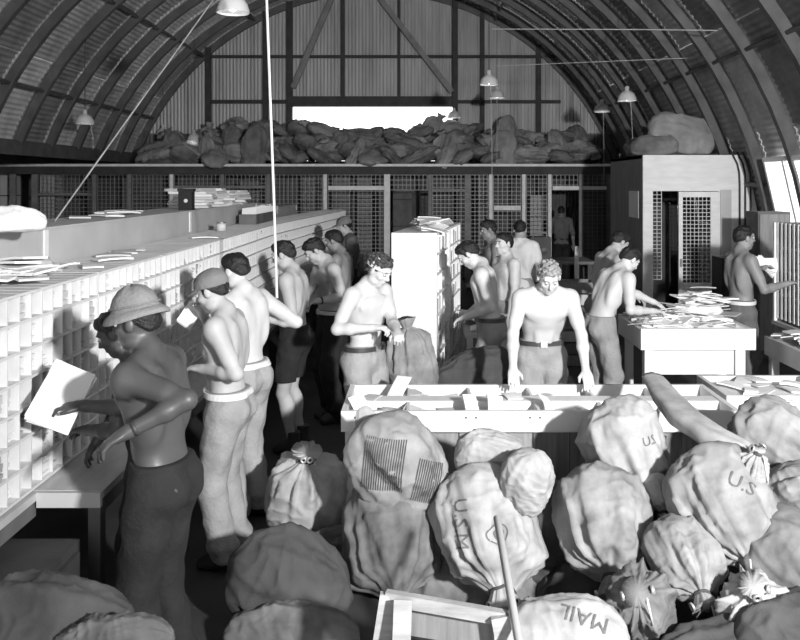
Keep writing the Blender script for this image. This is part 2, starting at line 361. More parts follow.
# bench under the cases
bench = empty('sorting_bench', (-2.2, 9, 0), 'long low bench carrying the left row of pigeonhole cases', 'bench')
y_end = 2.55+NU*(UL+.012)+.05
for (ya, yb, xo) in ((2.45, 4.15, -1.86), (4.16, 7.4, -1.55), (7.41, 10.9, -1.55), (10.91, y_end, -1.2)):
    part('bench_top', MB().box(-2.95, xo, ya, yb, .715, .752), 'pale_wood', bench)
    part('apron', MB().box(xo-.04, xo-.015, ya, yb, .63, .714), 'mid_wood', bench)  # apron and front legs in darker wood, painting in the shade below the bench
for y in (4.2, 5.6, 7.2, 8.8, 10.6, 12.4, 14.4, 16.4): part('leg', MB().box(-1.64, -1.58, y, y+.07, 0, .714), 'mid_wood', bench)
for y in (2.5, 4.2, 7.2, 10.6, 14.4): part('leg', MB().box(-2.9, -2.83, y, y+.07, 0, .714), 'pale_wood', bench)
part('end_rail', MB().box(-1.86, -1.55, 4.12, 4.149, .68, .752), 'pale_box', bench)
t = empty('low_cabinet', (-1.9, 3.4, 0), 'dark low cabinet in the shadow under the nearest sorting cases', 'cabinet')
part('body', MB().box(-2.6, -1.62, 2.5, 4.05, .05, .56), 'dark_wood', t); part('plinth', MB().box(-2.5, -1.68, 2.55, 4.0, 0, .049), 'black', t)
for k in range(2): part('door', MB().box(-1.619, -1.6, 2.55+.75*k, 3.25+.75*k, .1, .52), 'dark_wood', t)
# taller pale cases standing back to back behind them
zt = 1.975
for i, (ya, yb, top, lab) in enumerate(((2.6, 5.44, zt, 'nearest tall pale case back, at the left edge, with a rolled bundle on top'), (5.45, 8.84, zt, 'long tall pale case back below the loose envelopes'),
        (8.85, 12.4, zt, 'short tall pale case back under the stack of newspapers'), (12.41, 14.2, 1.90, 'tall pale case back beyond the newspaper stack'), (14.21, 16.4, 1.86, 'farthest tall pale case back near the wire cage'))):
    t = empty('case_back', (-2.65, ya, .752), lab, 'sorting case', 'tall pale cases behind the left row')
    part('back_panel', MB().box(-2.40, -2.385, ya, yb, .753, top-.016), 'pale_box', t)
    part('top_board', MB().box(-2.92, -2.37, ya, yb, top-.015, top), 'pale_box', t)
    for y in (ya, yb-.02): part('end_panel', MB().box(-2.92, -2.401, y, y+.02, .753, top-.016), 'pale_box', t)
    part('batten', MB().box(-2.384, -2.374, yb-.06, yb-.005, CZ1+.02, top-.016), 'white_wood', t)
    for k in range(1, 5): part('shelf', MB().box(-2.9, -2.401, ya+.021, yb-.021, .75+k*.24, .765+k*.24), 'pale_box', t)

# ---------------------------------------------------------------- pigeonhole case in the middle aisle
cc = empty('aisle_case', (.0, 7.85, 0), 'tall white pigeonhole case with a blank end panel in the middle aisle', 'sorting case', rz=-math.radians(8.5))
cc.location = (PX(414, 7.8), 7.8, 0); W2 = .21; CL = 2.15; ctz = PZ(233, 7.8)
def cpart(name, mb, m): o = link(name, mb.mesh(name, m), cc); return o
cpart('end_panel', MB().box(-W2, W2, 0, .025, .0, ctz), 'white_wood'); cpart('end_panel', MB().box(-W2, W2, CL-.025, CL, 0, ctz), 'white_wood')
cpart('top_board', MB().box(-W2, W2, .026, CL-.026, ctz-.02, ctz), 'white_wood'); cpart('centre_board', MB().box(-.01, .01, .026, CL-.026, .05, ctz-.021), 'white_wood')
cpart('middle_divider', MB().box(.011, W2+.012, CL*.45-.03, CL*.45+.03, .05, ctz-.021), 'white_wood')
for k in range(9):
    z = .08+k*(ctz-.1)/9
    cpart('shelf', MB().box(.011, W2, .026, CL*.45-.031, z, z+.014), 'white_wood'); cpart('shelf', MB().box(.011, W2, CL*.45+.031, CL-.026, z, z+.014), 'white_wood'); cpart('shelf', MB().box(-W2, -.011, .026, CL-.026, z, z+.014), 'white_wood')
    for (a, b, q) in ((.03, CL*.45-.035, 4), (CL*.45+.035, CL-.03, 5)):
        for j in range(q):
            ya = a+(b-a)*j/q+.02; hh = rg.uniform(.6, .93)*((ctz-.1)/9-.02)
            cpart('divider', MB().box(.011, W2-.01, ya-.018, ya-.012, z+.015, z+.015+(ctz-.1)/9-.016), 'white_wood')
            M = Matrix.Translation(cc.location) @ Matrix.Rotation(-math.radians(8.5), 4, 'Z')
            o = link('letter_bundle', MB().box(.03, W2-rg.uniform(.01, .05), ya, ya+(b-a)/q*.72, 0, hh).mesh('letter_bundle', rg.choice(('paper', 'paper2', 'paper2'))), None, M @ Vector((0, 0, z+.0145)), -math.radians(8.5))
            tag(o, 'letters in a pigeonhole of the white aisle case', 'letters', 'letters in the aisle case')

# ---------------------------------------------------------------- tables
def leg(t, x, y, z, s=.075, m='table_white'): part('leg', MB().box(x-s/2, x+s/2, y-s/2, y+s/2, 0, z), m, t)
# long tray table in the centre
T1 = empty('tray_table', (.9, 5.8, 0), 'long white tray table of letter compartments in the centre foreground', 'table')
tx0, tx1, ty0, ty1, tz = PX(341, 5.42), 2.05, 5.42, 6.16, .80
part('front_board', MB().box(tx0, tx1, ty0, ty0+.035, tz-.13, tz), 'table_white', T1); part('back_board', MB().box(tx0, tx1, ty1-.035, ty1, tz-.13, tz), 'table_white', T1)
for x in (tx0, tx1-.035): part('end_board', MB().box(x, x+.035, ty0+.036, ty1-.036, tz-.13, tz), 'table_white', T1)
part('centre_rail', MB().box(tx0+.036, tx1-.036, 5.72, 5.86, tz-.10, tz-.01), 'table_white', T1)
part('tray_floor', MB().box(tx0+.036, tx1-.036, ty0+.036, ty1-.036, tz-.145, tz-.115), 'table_white', T1)
for k in range(1, 6):
    x = tx0+(tx1-tx0)*k/6
    part('divider', MB().box(x-.01, x+.01, ty0+.036, 5.719, tz-.114, tz-.015), 'table_white', T1); part('divider', MB().box(x-.01, x+.01, 5.861, ty1-.036, tz-.114, tz-.015), 'table_white', T1)
for x in (tx0+.06, tx1-.06):
    for y in (ty0+.08, ty1-.08): leg(T1, x, y, tz-.146)
for k in range(9):
    a = tx0+.28+k*.24; part('skirt_board', MB().box(a, a+.232, ty0+.09, ty0+.11, .05, tz-.146), 'grey_wood', T1)
for px in (355, 406, 416, 466, 476, 530, 540): x = PX(px, ty0); part('nail', MB().box(x-.005, x+.005, ty0-.004, ty0-.0005, tz-.045, tz-.033), 'black', T1)
# second tray table further right
T2 = empty('sorting_table', (2.6, 6.2, 0), 'white plank sorting table behind the right hand sacks', 'table')
sx0, sx1, sy0, sy1, sz = 2.10, 3.3, 5.82, 6.45, .80
part('front_board', MB().box(sx0, sx1, sy0, sy0+.03, sz-.115, sz), 'table_white', T2); part('back_board', MB().box(sx0, sx1, sy1-.03, sy1, sz-.115, sz), 'table_white', T2)
for x in (sx0, sx1-.03): part('end_board', MB().box(x, x+.03, sy0+.031, sy1-.031, sz-.115, sz), 'table_white', T2)
part('table_top', MB().box(sx0+.031, sx1-.031, sy0+.031, sy1-.031, sz-.10, sz-.04), 'table_white', T2)
for x in (sx0+.06, sx1-.06):
    for y in (sy0+.07, sy1-.07): leg(T2, x, y, sz-.116)
# table heaped with letters on the right
T3 = empty('heaped_table', (2.5, 8.0, 0), 'white wooden table heaped with loose letters on the right', 'table')
hx0, hx1, hy0, hy1, hz_ = PX(641, 7.6), PX(756, 7.6), 7.6, 8.45, .955
part('table_top', MB().box(hx0, hx1, hy0+.036, hy1, hz_-.04, hz_-.01), 'table_white', T3); part('front_board', MB().box(hx0, hx1, hy0, hy0+.035, hz_-.19, hz_), 'table_white', T3)
part('back_board', MB().box(hx0, hx1, hy1+.001, hy1+.03, hz_-.19, hz_), 'table_white', T3)
for x in (hx0, hx1-.03): part('end_board', MB().box(x, x+.03, hy0+.036, hy1, hz_-.19, hz_-.041), 'table_white', T3)
part('apron', MB().box(hx0+.13, hx1-.18, hy0+.05, hy0+.075, hz_-.42, hz_-.192), 'table_white', T3)
for x in (hx0+.085, hx1-.13): leg(T3, x, hy0+.07, hz_-.192, .09)
for x in (hx0+.085, hx1-.03): leg(T3, x, hy1-.07, hz_-.192, .07)
# right-hand slatted case and its ledge
RC = empty('slatted_case', (3.9, 8.2, 0), 'slatted pigeonhole case on a ledge at the right edge', 'sorting case')
rx, ry0, ry1, rz0, rz1 = 3.72, 6.6, 8.85, .86, 1.85
part('back_panel', MB().box(rx+.34, rx+.36, ry0, ry1, rz0, rz1), 'pale_box', RC)
for k in range(5): z = rz0+(rz1-rz0-.02)*k/4; part('shelf', MB().box(rx, rx+.339, ry0, ry1, z, z+.02), 'pale_box', RC)
for k in range(24):
    y = ry0+(ry1-.04-ry0)*k/23; part('slat', MB().box(rx-.012, rx-.001, y, y+.035, rz0, rz1), 'white_wood', RC)
part('end_panel', MB().box(rx-.03, rx+.36, ry1+.001, ry1+.04, rz0-.05, rz1), 'white_wood', RC)
LG = empty('side_ledge', (3.5, 7.6, 0), 'pale ledge under the slatted case at the right edge', 'table')
part('ledge_top', MB().box(3.22, 4.1, 6.5, 7.95, .79, .83), 'pale_wood', LG); part('ledge_top', MB().box(3.68, 4.1, 7.951, 8.9, .79, .83), 'pale_wood', LG)
part('apron', MB().box(3.22, 3.25, 6.5, 7.95, .66, .789), 'pale_wood', LG)
for (x, y) in ((3.27, 6.6), (3.27, 7.85), (4.02, 6.6), (4.02, 8.8)): leg(LG, x, y, .789, .07, 'pale_wood')
t = empty('grey_cabinet', (4.6, 11.2, 0), 'grey upright cabinet behind the man at the slatted case', 'cabinet')
part('body', MB().box(PX(758, 11), PX(758, 11)+.42, 11.0, 11.4, 0, PZ(212, 11)), 'mid_wood', t); part('door', MB().box(PX(758, 11)+.02, PX(758, 11)+.40, 10.98, 10.999, .1, PZ(212, 11)-.03), 'grey_wood', t)
t = empty('black_cupboard', (4.2, 11.7, 0), 'low black cupboard beside the bare-backed man at the right', 'cabinet')
part('body', MB().box(PX(722, 11.5), PX(722, 11.5)+.38, 11.5, 11.9, 0, PZ(258, 11.5)), 'black', t); part('door', MB().box(PX(722, 11.5)+.02, PX(722, 11.5)+.36, 11.485, 11.499, .08, PZ(258, 11.5)-.03), 'black', t)
# mail bench beside the aisle case
T4 = empty('mail_bench', (.55, 8.7, 0), 'low wooden mail bench against the white aisle case', 'table')
part('bench_top', MB().box(.43, .84, 8.0, 9.4, .80, .84), 'pale_wood', T4); part('lower_shelf', MB().box(.43, .82, 8.02, 9.38, .42, .45), 'pale_wood', T4)
for x in (.47, .80):
    for y in (8.04, 9.36): part('leg', MB().box(x-.03, x+.03, y-.03, y+.03, 0, .799), 'pale_wood', T4)
# mid-ground bench with a dialled set and stacked trays, right of the aisle
T5 = empty('back_bench', (1.9, 11.6, 0), 'dark bench behind the aisle carrying a dialled set', 'table')
part('bench_top', MB().box(PX(528, 11.6), PX(592, 11.6), 11.4, 12.1, 1.17, 1.21), 'mid_wood', T5)
for x in (PX(530, 11.6), PX(590, 11.6)-.06):
    for y in (11.45, 12.0): part('leg', MB().box(x, x+.06, y, y+.06, 0, 1.169), 'dark_wood', T5)
t = empty('radio_set', (PX(540, 11.6), 11.6, 1.21), 'dark boxy set with two round dials on the back bench', 'radio')
part('body', MB().box(PX(530, 11.6), PX(550, 11.6), 11.5, 11.8, 1.211, 1.53), 'dark_wood', t)
for px in (537, 544): part('dial', MB().lathe([(0, 0), (.05, 0), (.05, .02), (.0, .025)], 16, (PX(px, 11.5), 11.499, 1.34), Matrix.Rotation(math.pi/2, 3, 'X')), 'black', t)
part('handle', MB().tube([(PX(533, 11.6), 11.6, 1.53), (PX(534, 11.6), 11.6, 1.58), (PX(546, 11.6), 11.6, 1.58), (PX(547, 11.6), 11.6, 1.53)], .012), 'steel', t)
for k in range(7):
    x0 = PX(549, 10.5)+rg.uniform(-.02, .04); z0 = k*.15+.002
    t = empty('mail_tray', (x0+.3, 10.6, z0), '%s of the seven stacked wooden mail trays behind the leaning man' % ['lowest', 'second from the floor', 'third from the floor', 'middle one', 'third from the top', 'second from the top', 'topmost'][k], 'tray', 'stacked mail trays')
    m = ['grey_wood', 'mid_wood', 'pale_wood'][k % 3]
    part('tray_floor', MB().box(x0, x0+.6, 10.5, 10.9, z0, z0+.012), m, t)
    for (a, b, c, d) in ((0, .6, 0, .015), (0, .6, .385, .4), (0, .015, .016, .384), (.585, .6, .016, .384)): part('tray_side', MB().box(x0+a, x0+b, 10.5+c, 10.5+d, z0+.0125, z0+.13), m, t)
t = solo('upright_board', MB().box(PX(575, 10.6), PX(579, 10.6), 10.6, 10.65, 1.07, 1.47), 'pale_box', 'short pale board standing upright on the stacked trays', 'board')

# ---------------------------------------------------------------- lamps, cords, wires
def roof_z(x): return arch_z(x)-.02
def lamp(px, py, wpx, label, pull=None):
    d = F*.31/wpx; p = P(px, py, d); t = empty('pendant_lamp', p, label, 'lamp', 'enamel pendant lamps')
    prof = [(.155, 0), (.152, .03), (.135, .085), (.10, .135), (.05, .165), (.035, .175), (.035, .23), (.012, .245)]
    part('shade', MB().lathe(prof+[(.0, .245)], 24, p).lathe([(.150, .001), (.13, .08), (.095, .13), (.0, .16)], 24, p), 'white_enamel', t, True)
    part('bulb', MB().lathe([(0, .01), (.028, .025), (.035, .05), (.02, .1), (.0, .11)], 12, p), 'bulb', t, True)
    part('cord', MB().tube([p+Vector((0, 0, .24)), Vector((p.x, p.y, roof_z(p.x)))], .006, 5), 'cord_dark', t)
    if pull:
        q = P(px+pull[0], pull[1], d); part('pull_cord', MB().tube([p+Vector((pull[0]*d/F*.6, 0, .04)), Vector((q.x, q.y, (p.z+q.z)/2)), q], .004, 5), 'cord', t)
    return t
lamp(85, 124, 18, 'pendant lamp hanging low over the left sacks, by the slanting rope', (8, 150)); lamp(163, 135, 13, 'small far pendant lamp above the left end of the deck', (6, 155))
lamp(233, 13, 33, 'large near pendant lamp at the top edge, cut by the frame'); lamp(489, 85, 19, 'nearer of the paired pendant lamps right of the opening', (3, 220)); lamp(497, 98, 15, 'farther of the paired pendant lamps right of the opening', (0, 165))
lamp(454, 118, 13, 'pendant lamp in front of the bright opening'); lamp(602, 112, 16, 'lower of the two right hand pendant lamps', (2, 190)); lamp(627, 101, 19, 'upper of the two right hand pendant lamps', (6, 190)); lamp(194, 141, 13.6, 'tiny farthest pendant lamp against the deck sacks')
solo('guy_rope', MB().tube([P(55, 221, 6.2), P(216, -4, 8.3)], .0065, 6), 'canvas_light', 'pale guy rope slanting up from the left cases to the roof', 'rope')
solo('hanging_cord', MB().tube([P(266, -20, 6.6), P(270, 90, 6.55), P(274, 200, 6.5), P(277, 298, 6.5)], .010, 6), 'paper', 'white cord hanging straight down past the men at the left cases', 'cord')
solo('ceiling_wire', MB().tube([P(492, 29, 13), P(640, 29.5, 12), P(765, 31, 10.9)], .007, 5), 'cord', 'upper pale wire strung across the right side of the roof', 'wire')
solo('ceiling_wire', MB().tube([P(497, 66, 15), P(640, 60, 13.5), P(742, 56, 12.6)], .006, 5), 'cord', 'lower pale wire strung across the right side of the roof', 'wire')
# ---------------------------------------------------------------- people: signed-distance bodies meshed with surface nets
def rotx(a): c, s = math.cos(a), math.sin(a); return np.array(((1,0,0),(0,c,-s),(0,s,c)))
def roty(a): c, s = math.cos(a), math.sin(a); return np.array(((c,0,s),(0,1,0),(-s,0,c)))
def rotz(a): c, s = math.cos(a), math.sin(a); return np.array(((c,-s,0),(s,c,0),(0,0,1)))
A = lambda *v: np.array(v, float)
class SDF:
    def __init__(s, lo, hi, res):
        s.lo = np.array(lo, np.float32); s.res = res; s.n = (np.ceil((np.array(hi)-s.lo)/res).astype(int)+1); s.g = np.full(tuple(s.n), .1, np.float32)
        s.ax = [s.lo[i]+np.arange(s.n[i], dtype=np.float32)*res for i in range(3)]
    def sub(s, lo, hi, pad):
        sl = []
        for i in range(3):
            a = int(max(0, math.floor((lo[i]-pad-s.lo[i])/s.res))); b = int(min(s.n[i], math.ceil((hi[i]+pad-s.lo[i])/s.res)+1)); sl.append(slice(a, max(a, b)))
        return tuple(sl), [s.ax[i][sl[i]].reshape([-1 if j == i else 1 for j in range(3)]) for i in range(3)]
    def comb(s, sl, d, k, op):
        g = s.g[sl]
        if g.size == 0: return
        if op == 'u': h = np.maximum(k-np.abs(g-d), 0)/k; s.g[sl] = np.minimum(g, d)-h*h*k*.25
        else: d = -d; h = np.maximum(k-np.abs(g-d), 0)/k; s.g[sl] = np.maximum(g, d)+h*h*k*.25
    def ell(s, c, r, M=None, k=.03, op='u'):
        c = np.asarray(c, float); r = np.asarray(r, float); e = max(r) if M is not None else r
        sl, (x, y, z) = s.sub(c-e, c+e, k+.03); x = x-c[0]; y = y-c[1]; z = z-c[2]
        if M is not None: x, y, z = (M[0,0]*x+M[1,0]*y+M[2,0]*z, M[0,1]*x+M[1,1]*y+M[2,1]*z, M[0,2]*x+M[1,2]*y+M[2,2]*z)
        k0 = np.sqrt((x/r[0])**2+(y/r[1])**2+(z/r[2])**2); k1 = np.sqrt((x/r[0]**2)**2+(y/r[1]**2)**2+(z/r[2]**2)**2)+1e-6
        s.comb(sl, (k0*(k0-1)/k1).astype(np.float32), k, op)
    def cone(s, a, b, ra, rb, k=.02, op='u'):
        a = np.asarray(a, float); b = np.asarray(b, float); rm = max(ra, rb)
        sl, (x, y, z) = s.sub(np.minimum(a, b)-rm, np.maximum(a, b)+rm, k+.03); d = b-a; L2 = max(1e-9, float(d@d))
        x = x-a[0]; y = y-a[1]; z = z-a[2]; t = np.clip((x*d[0]+y*d[1]+z*d[2])/L2, 0, 1)
        s.comb(sl, (np.sqrt((x-t*d[0])**2+(y-t*d[1])**2+(z-t*d[2])**2)-(ra+(rb-ra)*t)).astype(np.float32), k, op)
    def warp(s, amp, fr, seed=0):
        x = s.ax[0].reshape(-1,1,1); y = s.ax[1].reshape(1,-1,1); z = s.ax[2].reshape(1,1,-1); m = np.abs(s.g) < .05
        ix = np.nonzero(m); X, Y, Z = s.ax[0][ix[0]], s.ax[1][ix[1]], s.ax[2][ix[2]]
        s.g[m] += (amp*(np.sin(fr[0]*X+3*np.sin(fr[2]*.4*Z+seed)+seed)*np.sin(fr[1]*Y+1.3*seed+2*np.sin(fr[2]*.3*Z))*.6+.7*np.sin(fr[2]*Z+2.2*np.sin(fr[0]*.5*X+seed)+2*np.sin(fr[1]*.4*Y)))).astype(np.float32)
    def cut(s, f, k=.008):                      # keep f<0
        x = s.ax[0].reshape(-1,1,1); y = s.ax[1].reshape(1,-1,1); z = s.ax[2].reshape(1,1,-1); s.g = np.maximum(s.g, np.broadcast_to(f(x, y, z), s.g.shape).astype(np.float32))
    def mesh(s, name, m, flat=False):
        g = s.g; ins = g < 0; n = np.array(g.shape)
        c = [ins[i:n[0]-1+i, j:n[1]-1+j, k:n[2]-1+k] for i in (0,1) for j in (0,1) for k in (0,1)]
        al = c[0].copy(); an = c[0].copy()
        for q in c[1:]: al &= q; an |= q
        act = an & ~al; ids = np.nonzero(act); nv = len(ids[0]); idx = np.full(act.shape, -1, np.int32); idx[ids] = np.arange(nv)
        acc = np.zeros((nv, 3)); cnt = np.zeros(nv); I = np.stack(ids, 1)
        corner = lambda o: g[I[:,0]+o[0], I[:,1]+o[1], I[:,2]+o[2]]
        for ax in range(3):
            for o1 in (0,1):
                for o2 in (0,1):
                    o = [0,0,0]; oth = [q for q in range(3) if q != ax]; o[oth[0]] = o1; o[oth[1]] = o2; p = list(o); p[ax] = 1
                    va, vb = corner(o), corner(p); sg = (va < 0) != (vb < 0); t = np.where(sg, va/(va-vb+1e-12), 0)
                    pos = np.tile(np.array(o, float), (nv, 1)); pos[:,ax] = t; acc += pos*sg[:,None]; cnt += sg
        V = (I+acc/np.maximum(cnt, 1)[:,None])*s.res+s.lo
        fs = []
        for ax in range(3):
            o1, o2 = [(1,2),(2,0),(0,1)][ax]; sh = [slice(None)]*3; a = [slice(1,-1)]*3
            a[ax] = slice(0, n[ax]-1); b = list(a); b[ax] = slice(1, n[ax]); ga, gb = ins[tuple(a)], ins[tuple(b)]
            for flip in (False, True):
                e = np.nonzero((ga & ~gb) if not flip else (~ga & gb))
                if len(e[0]) == 0: continue
                E = np.stack(e, 1); E[:,o1] += 1; E[:,o2] += 1
                def at(d1, d2): q = E.copy(); q[:,o1] -= d1; q[:,o2] -= d2; return idx[q[:,0], q[:,1], q[:,2]]
                quad = np.stack((at(1,1), at(0,1), at(0,0), at(1,0)), 1); fs.append(quad if not flip else quad[:,::-1])
        Fq = np.concatenate(fs) if fs else np.zeros((0,4), int); Fq = Fq[(Fq >= 0).all(1)]
        me = bpy.data.meshes.new(name); me.vertices.add(nv); me.vertices.foreach_set('co', V.astype(np.float32).ravel())
        me.loops.add(len(Fq)*4); me.loops.foreach_set('vertex_index', Fq.astype(np.int32).ravel())
        me.polygons.add(len(Fq)); me.polygons.foreach_set('loop_start', np.arange(0, len(Fq)*4, 4, dtype=np.int32)); me.polygons.foreach_set('use_smooth', np.ones(len(Fq), bool))
        me.update(calc_edges=True); me.validate(); me.materials.append(MATS[m]); return me, V

def ik(S, T, l1, l2, hint):
    d = T-S; L = np.linalg.norm(d); mx = (l1+l2)*.995
    if L > mx: T = S+d*mx/L; d = T-S; L = mx
    u = d/L; a = (l1*l1-l2*l2+L*L)/(2*L); h_ = math.sqrt(max(0, l1*l1-a*a)); p = hint-u*(hint@u); p = p/(np.linalg.norm(p)+1e-9)
    return S+u*a+p*h_, T

def person(label, X, Y, face, h=1.76, lean=0, twist=0, head=(0,0,0), rh=None, lh=None, rel=None, lel=None, skin='skin', legs='trousers', legm='cloth_khaki', belt=None, hair='hair_dark',
           curly=0.0, hat=None, top=None, res=.0085, hipback=0.0, feet=None, headband=False, watch=None, rgrip=.5, lgrip=.5, rdir=None, ldir=None, build=1.0, rpalm=None, lpalm=None):
    k = h/1.78; fa = math.radians(face); lean = math.radians(lean); tw = math.radians(twist)
    fw = A(math.sin(fa), math.cos(fa), 0); rt = A(math.cos(fa), -math.sin(fa), 0)
    def loc(p): q = A(p[0]-X, p[1]-Y, p[2]); return A(q@rt, q@fw, q[2])
    z0 = .98*k; HB = A(0, -hipback, 0)
    def wgt(z): t = min(1, max(0, (z-.93*k)/(.38*k))); return t*t*(3-2*t)
    def Rt(z): return rotz(tw*wgt(z)) @ rotx(-lean*(.35*min(1, max(0, (z-.95*k)/(.12*k)))+.65*wgt(z)))
    def T(x, y, z): p = A(x*k*build, y*k, z*k); return A(0, 0, z0)+Rt(p[2])@(p-A(0, 0, z0))+HB
    # joints
    sR, sL = T(.185, -.01, 1.445), T(-.185, -.01, 1.445)
    neck = T(0, -.005, 1.52); hp, hy, hr = [math.radians(q) for q in head]
    RH = rotz(-hy) @ rotx(-hp) @ roty(hr); hk = k*.5+.5
    HC = neck+RH@(A(0, .022, .135)*hk)
    def Hd(x, y, z): return HC+RH@(A(x, y, z)*hk)
    l1, l2 = .295*k, .255*k
    dR = A(.28, .12, .88)*k if rh is None else loc(rh); dL = A(-.28, .12, .88)*k if lh is None else loc(lh)
    if rh is None: dR = dR+HB
    if lh is None: dL = dL+HB
    hR = A(.55, -.35, -.75) if rel is None else A(*rel); hL = A(-.55, -.35, -.75) if lel is None else A(*lel)
    eR, wR = ik(sR, dR, l1, l2, hR); eL, wL = ik(sL, dL, l1, l2, hL)
    feet = feet or ((.10, .0), (-.10, .02))
    hipR, hipL = A(.092, 0, .92)*k+HB, A(-.092, 0, .92)*k+HB
    aR, aL = A(feet[0][0], feet[0][1]-.03, .085)*k, A(feet[1][0], feet[1][1]-.03, .085)*k
    kR, aR = ik(hipR, aR, .43*k, .42*k, A(.1, 1, 0)); kL, aL = ik(hipL, aL, .43*k, .42*k, A(-.1, 1, 0))
    allp = np.array([sR, sL, eR, eL, wR, wL, HC, aR, aL, hipR, hipL]); lo = allp.min(0)-.24; hi = allp.max(0)+.24; lo[2] = -.01
    g = SDF(lo, hi, res)
    # torso
    def torso(g, e=0.0):
        E = lambda c, r, kk=.03, op='u': g.ell(T(*c), A(*r)*k*A(build, 1, 1)+e, Rt(c[2]*k), kk, op)
        E((0, 0, .97), (.158, .108, .13)); E((0, .005, 1.12), (.138, .098, .18), .05); E((0, -.005, 1.31), (.166, .112, .18), .05)
        for s in (1, -1):
            E((s*.075, .066, 1.37), (.085, .036, .062), .045); E((s*.085, -.062, 1.37), (.085, .052, .12), .04); E((s*.118, -.025, 1.26), (.048, .085, .13), .04); E((s*.07, -.058, .93), (.088, .085, .10), .03)
            g.cone(T(0, -.02, 1.525 if not e else 1.50), T(s*.14, -.015, 1.465), .052*k+e*.6, .048*k+e, .035); g.cone(T(s*.03, .03, 1.475 if not e else 1.46), T(s*.15, .005, 1.465), .022*k+e, .026*k+e, .03)
            if not e: E((s*.035, .094, 1.13), (.03, .016, .10), .03); E((s*.088, -.10, 1.40), (.035, .016, .06), .025)
    torso(g)
    g.cone(T(0, -.128, 1.08), T(0, -.140, 1.40), .012*k, .010*k, .03, 's')
    g.cone(T(0, -.008, 1.46), neck+RH@A(0, .015, .09), .060*k, .054*k, .03)
    # head
    He = lambda c, r, kk=.015, op='u', M=None: g.ell(Hd(*c), A(*r)*hk, RH if M is None else RH@M, kk, op)
    He((0, -.014, .028), (.074, .094, .088)); He((0, .024, -.04), (.057, .066, .078), .025); He((0, .060, -.092), (.024, .022, .020), .02)
    g.cone(Hd(-.036, .070, .034), Hd(.036, .070, .034), .014*hk, .014*hk, .015); g.cone(Hd(0, .086, .018), Hd(0, .104, -.020), .008*hk, .0135*hk, .010); He((0, .088, -.026), (.019, .012, .009), .008)
    g.cone(Hd(-.017, .082, -.056), Hd(.017, .082, -.056), .0085*hk, .0085*hk, .008)
    for s in (1, -1):
        He((s*.031, .091, .010), (.016, .013, .010), .012, 's'); He((s*.043, .058, -.02), (.020, .022, .018), .02); He((s*.077, -.006, -.004), (.010, .020, .032), .008, 'u', rotz(s*-.3)); He((s*.05, .015, -.075), (.020, .035, .022), .02)
    # arms + hands
    def arm(S, Ej, W, s, grip, hd, palm):
        g.ell(S+A(s*.005, 0, -.015), A(.062, .062, .075)*k, None, .04)
        u = (Ej-S)/np.linalg.norm(Ej-S); v = (W-Ej)/np.linalg.norm(W-Ej)
        g.cone(S, Ej, .052*k, .039*k, .03); g.cone(S+u*.06, S+u*.19, .046*k, .047*k, .03); g.cone(Ej, Ej+v*.09, .041*k, .043*k, .02); g.cone(Ej+v*.09, W, .041*k, .027*k, .02)
        d = v if hd is None else A(*hd)/np.linalg.norm(hd)
        n = A(0, 0, -1.) if palm is None else A(*palm)                      # palm normal
        n = n-d*(n@d); n = n/(np.linalg.norm(n)+1e-9)
        if np.linalg.norm(n) < .5: n = A(-s, 0, 0)
        side = np.cross(d, n)                                               # towards the thumb
        if s < 0: side = -side
        M = np.stack((side, d, n), 1); pc = W+d*.055*k
        g.ell(pc, A(.042, .058, .017)*k, M, .012); g.cone(W, W+d*.04*k, .027*k, .024*k, .015)
        tips = []
        for i, (o, L) in enumerate(((.030, .070), (.010, .080), (-.011, .074), (-.031, .058))):
            b0 = W+d*(.094-abs(i-1)*.005)*k+side*o*k; a1 = grip*.75+.05*i; d1 = d*math.cos(a1)+n*math.sin(a1)+side*(o*1.6); b1 = b0+d1*L*.52*k; a2 = a1+grip*1.1+.1; d2 = d*math.cos(a2)+n*math.sin(a2)+side*(o*1.2); b2 = b1+d2*L*.5*k
            g.cone(b0-d*.02, b1, .0098*k, .0092*k, .006); g.cone(b1, b2, .0092*k, .0078*k, .004); tips.append(b2)
        t0 = W+d*.03*k+side*.030*k+n*.006; td = d*.70+side*.62+n*.35*grip; t1 = t0+td*.042*k; t2 = t1+(d*.86+side*.15+n*.5*grip)*.034*k
        g.cone(t0, t1, .0135*k, .0115*k, .008); g.cone(t1, t2, .0112*k, .0092*k, .005)
        return W+d*.085*k, d, n, side
    hRinfo = arm(sR, eR, wR, 1, rgrip, rdir, rpalm); hLinfo = arm(sL, eL, wL, -1, lgrip, ldir, lpalm)
    # legs
    for hip, kn, an in ((hipR, kR, aR), (hipL, kL, aL)):
        g.cone(hip, kn, .084*k, .054*k, .03); u = (an-kn)/np.linalg.norm(an-kn); g.cone(kn, an, .052*k, .036*k, .02); g.ell(kn+u*.13*k+A(0, -.022, 0), A(.052, .055, .12)*k, None, .03)
        g.cone(an+A(0, -.01, -.03), an+A(0, .12, -.05), .034*k, .03*k, .02)
    me, V = g.mesh('person', skin)
    o = link('person', me, None, (X, Y, 0), -fa); tag(o, label, 'person'); wm = []
    def child(name, s, m): me_, V_ = s.mesh(name, m); c = link(name, me_, o); return c, V_
    # trousers or shorts
    t = SDF(np.minimum(np.minimum(aR, aL), hipL)-.22, np.maximum(np.maximum(aR, aL), hipR)+.22, max(res, .009)); wz = 1.055*k
    t.ell(A(0, 0, .97)*k+HB, A(.168, .118, .17)*k*A(build, 1, 1), None, .03); t.ell(A(0, 0, 1.06)*k+HB, A(.150, .108, .15)*k*A(build, 1, 1), None, .03)
    t.ell(T(0, .004, 1.045), A(.152, .114, .10)*k*A(build, 1, 1), None, .03)
    for s in (1, -1): t.ell(A(s*.07, -.055, .93)*k+HB, A(.096, .092, .105)*k, None, .03)
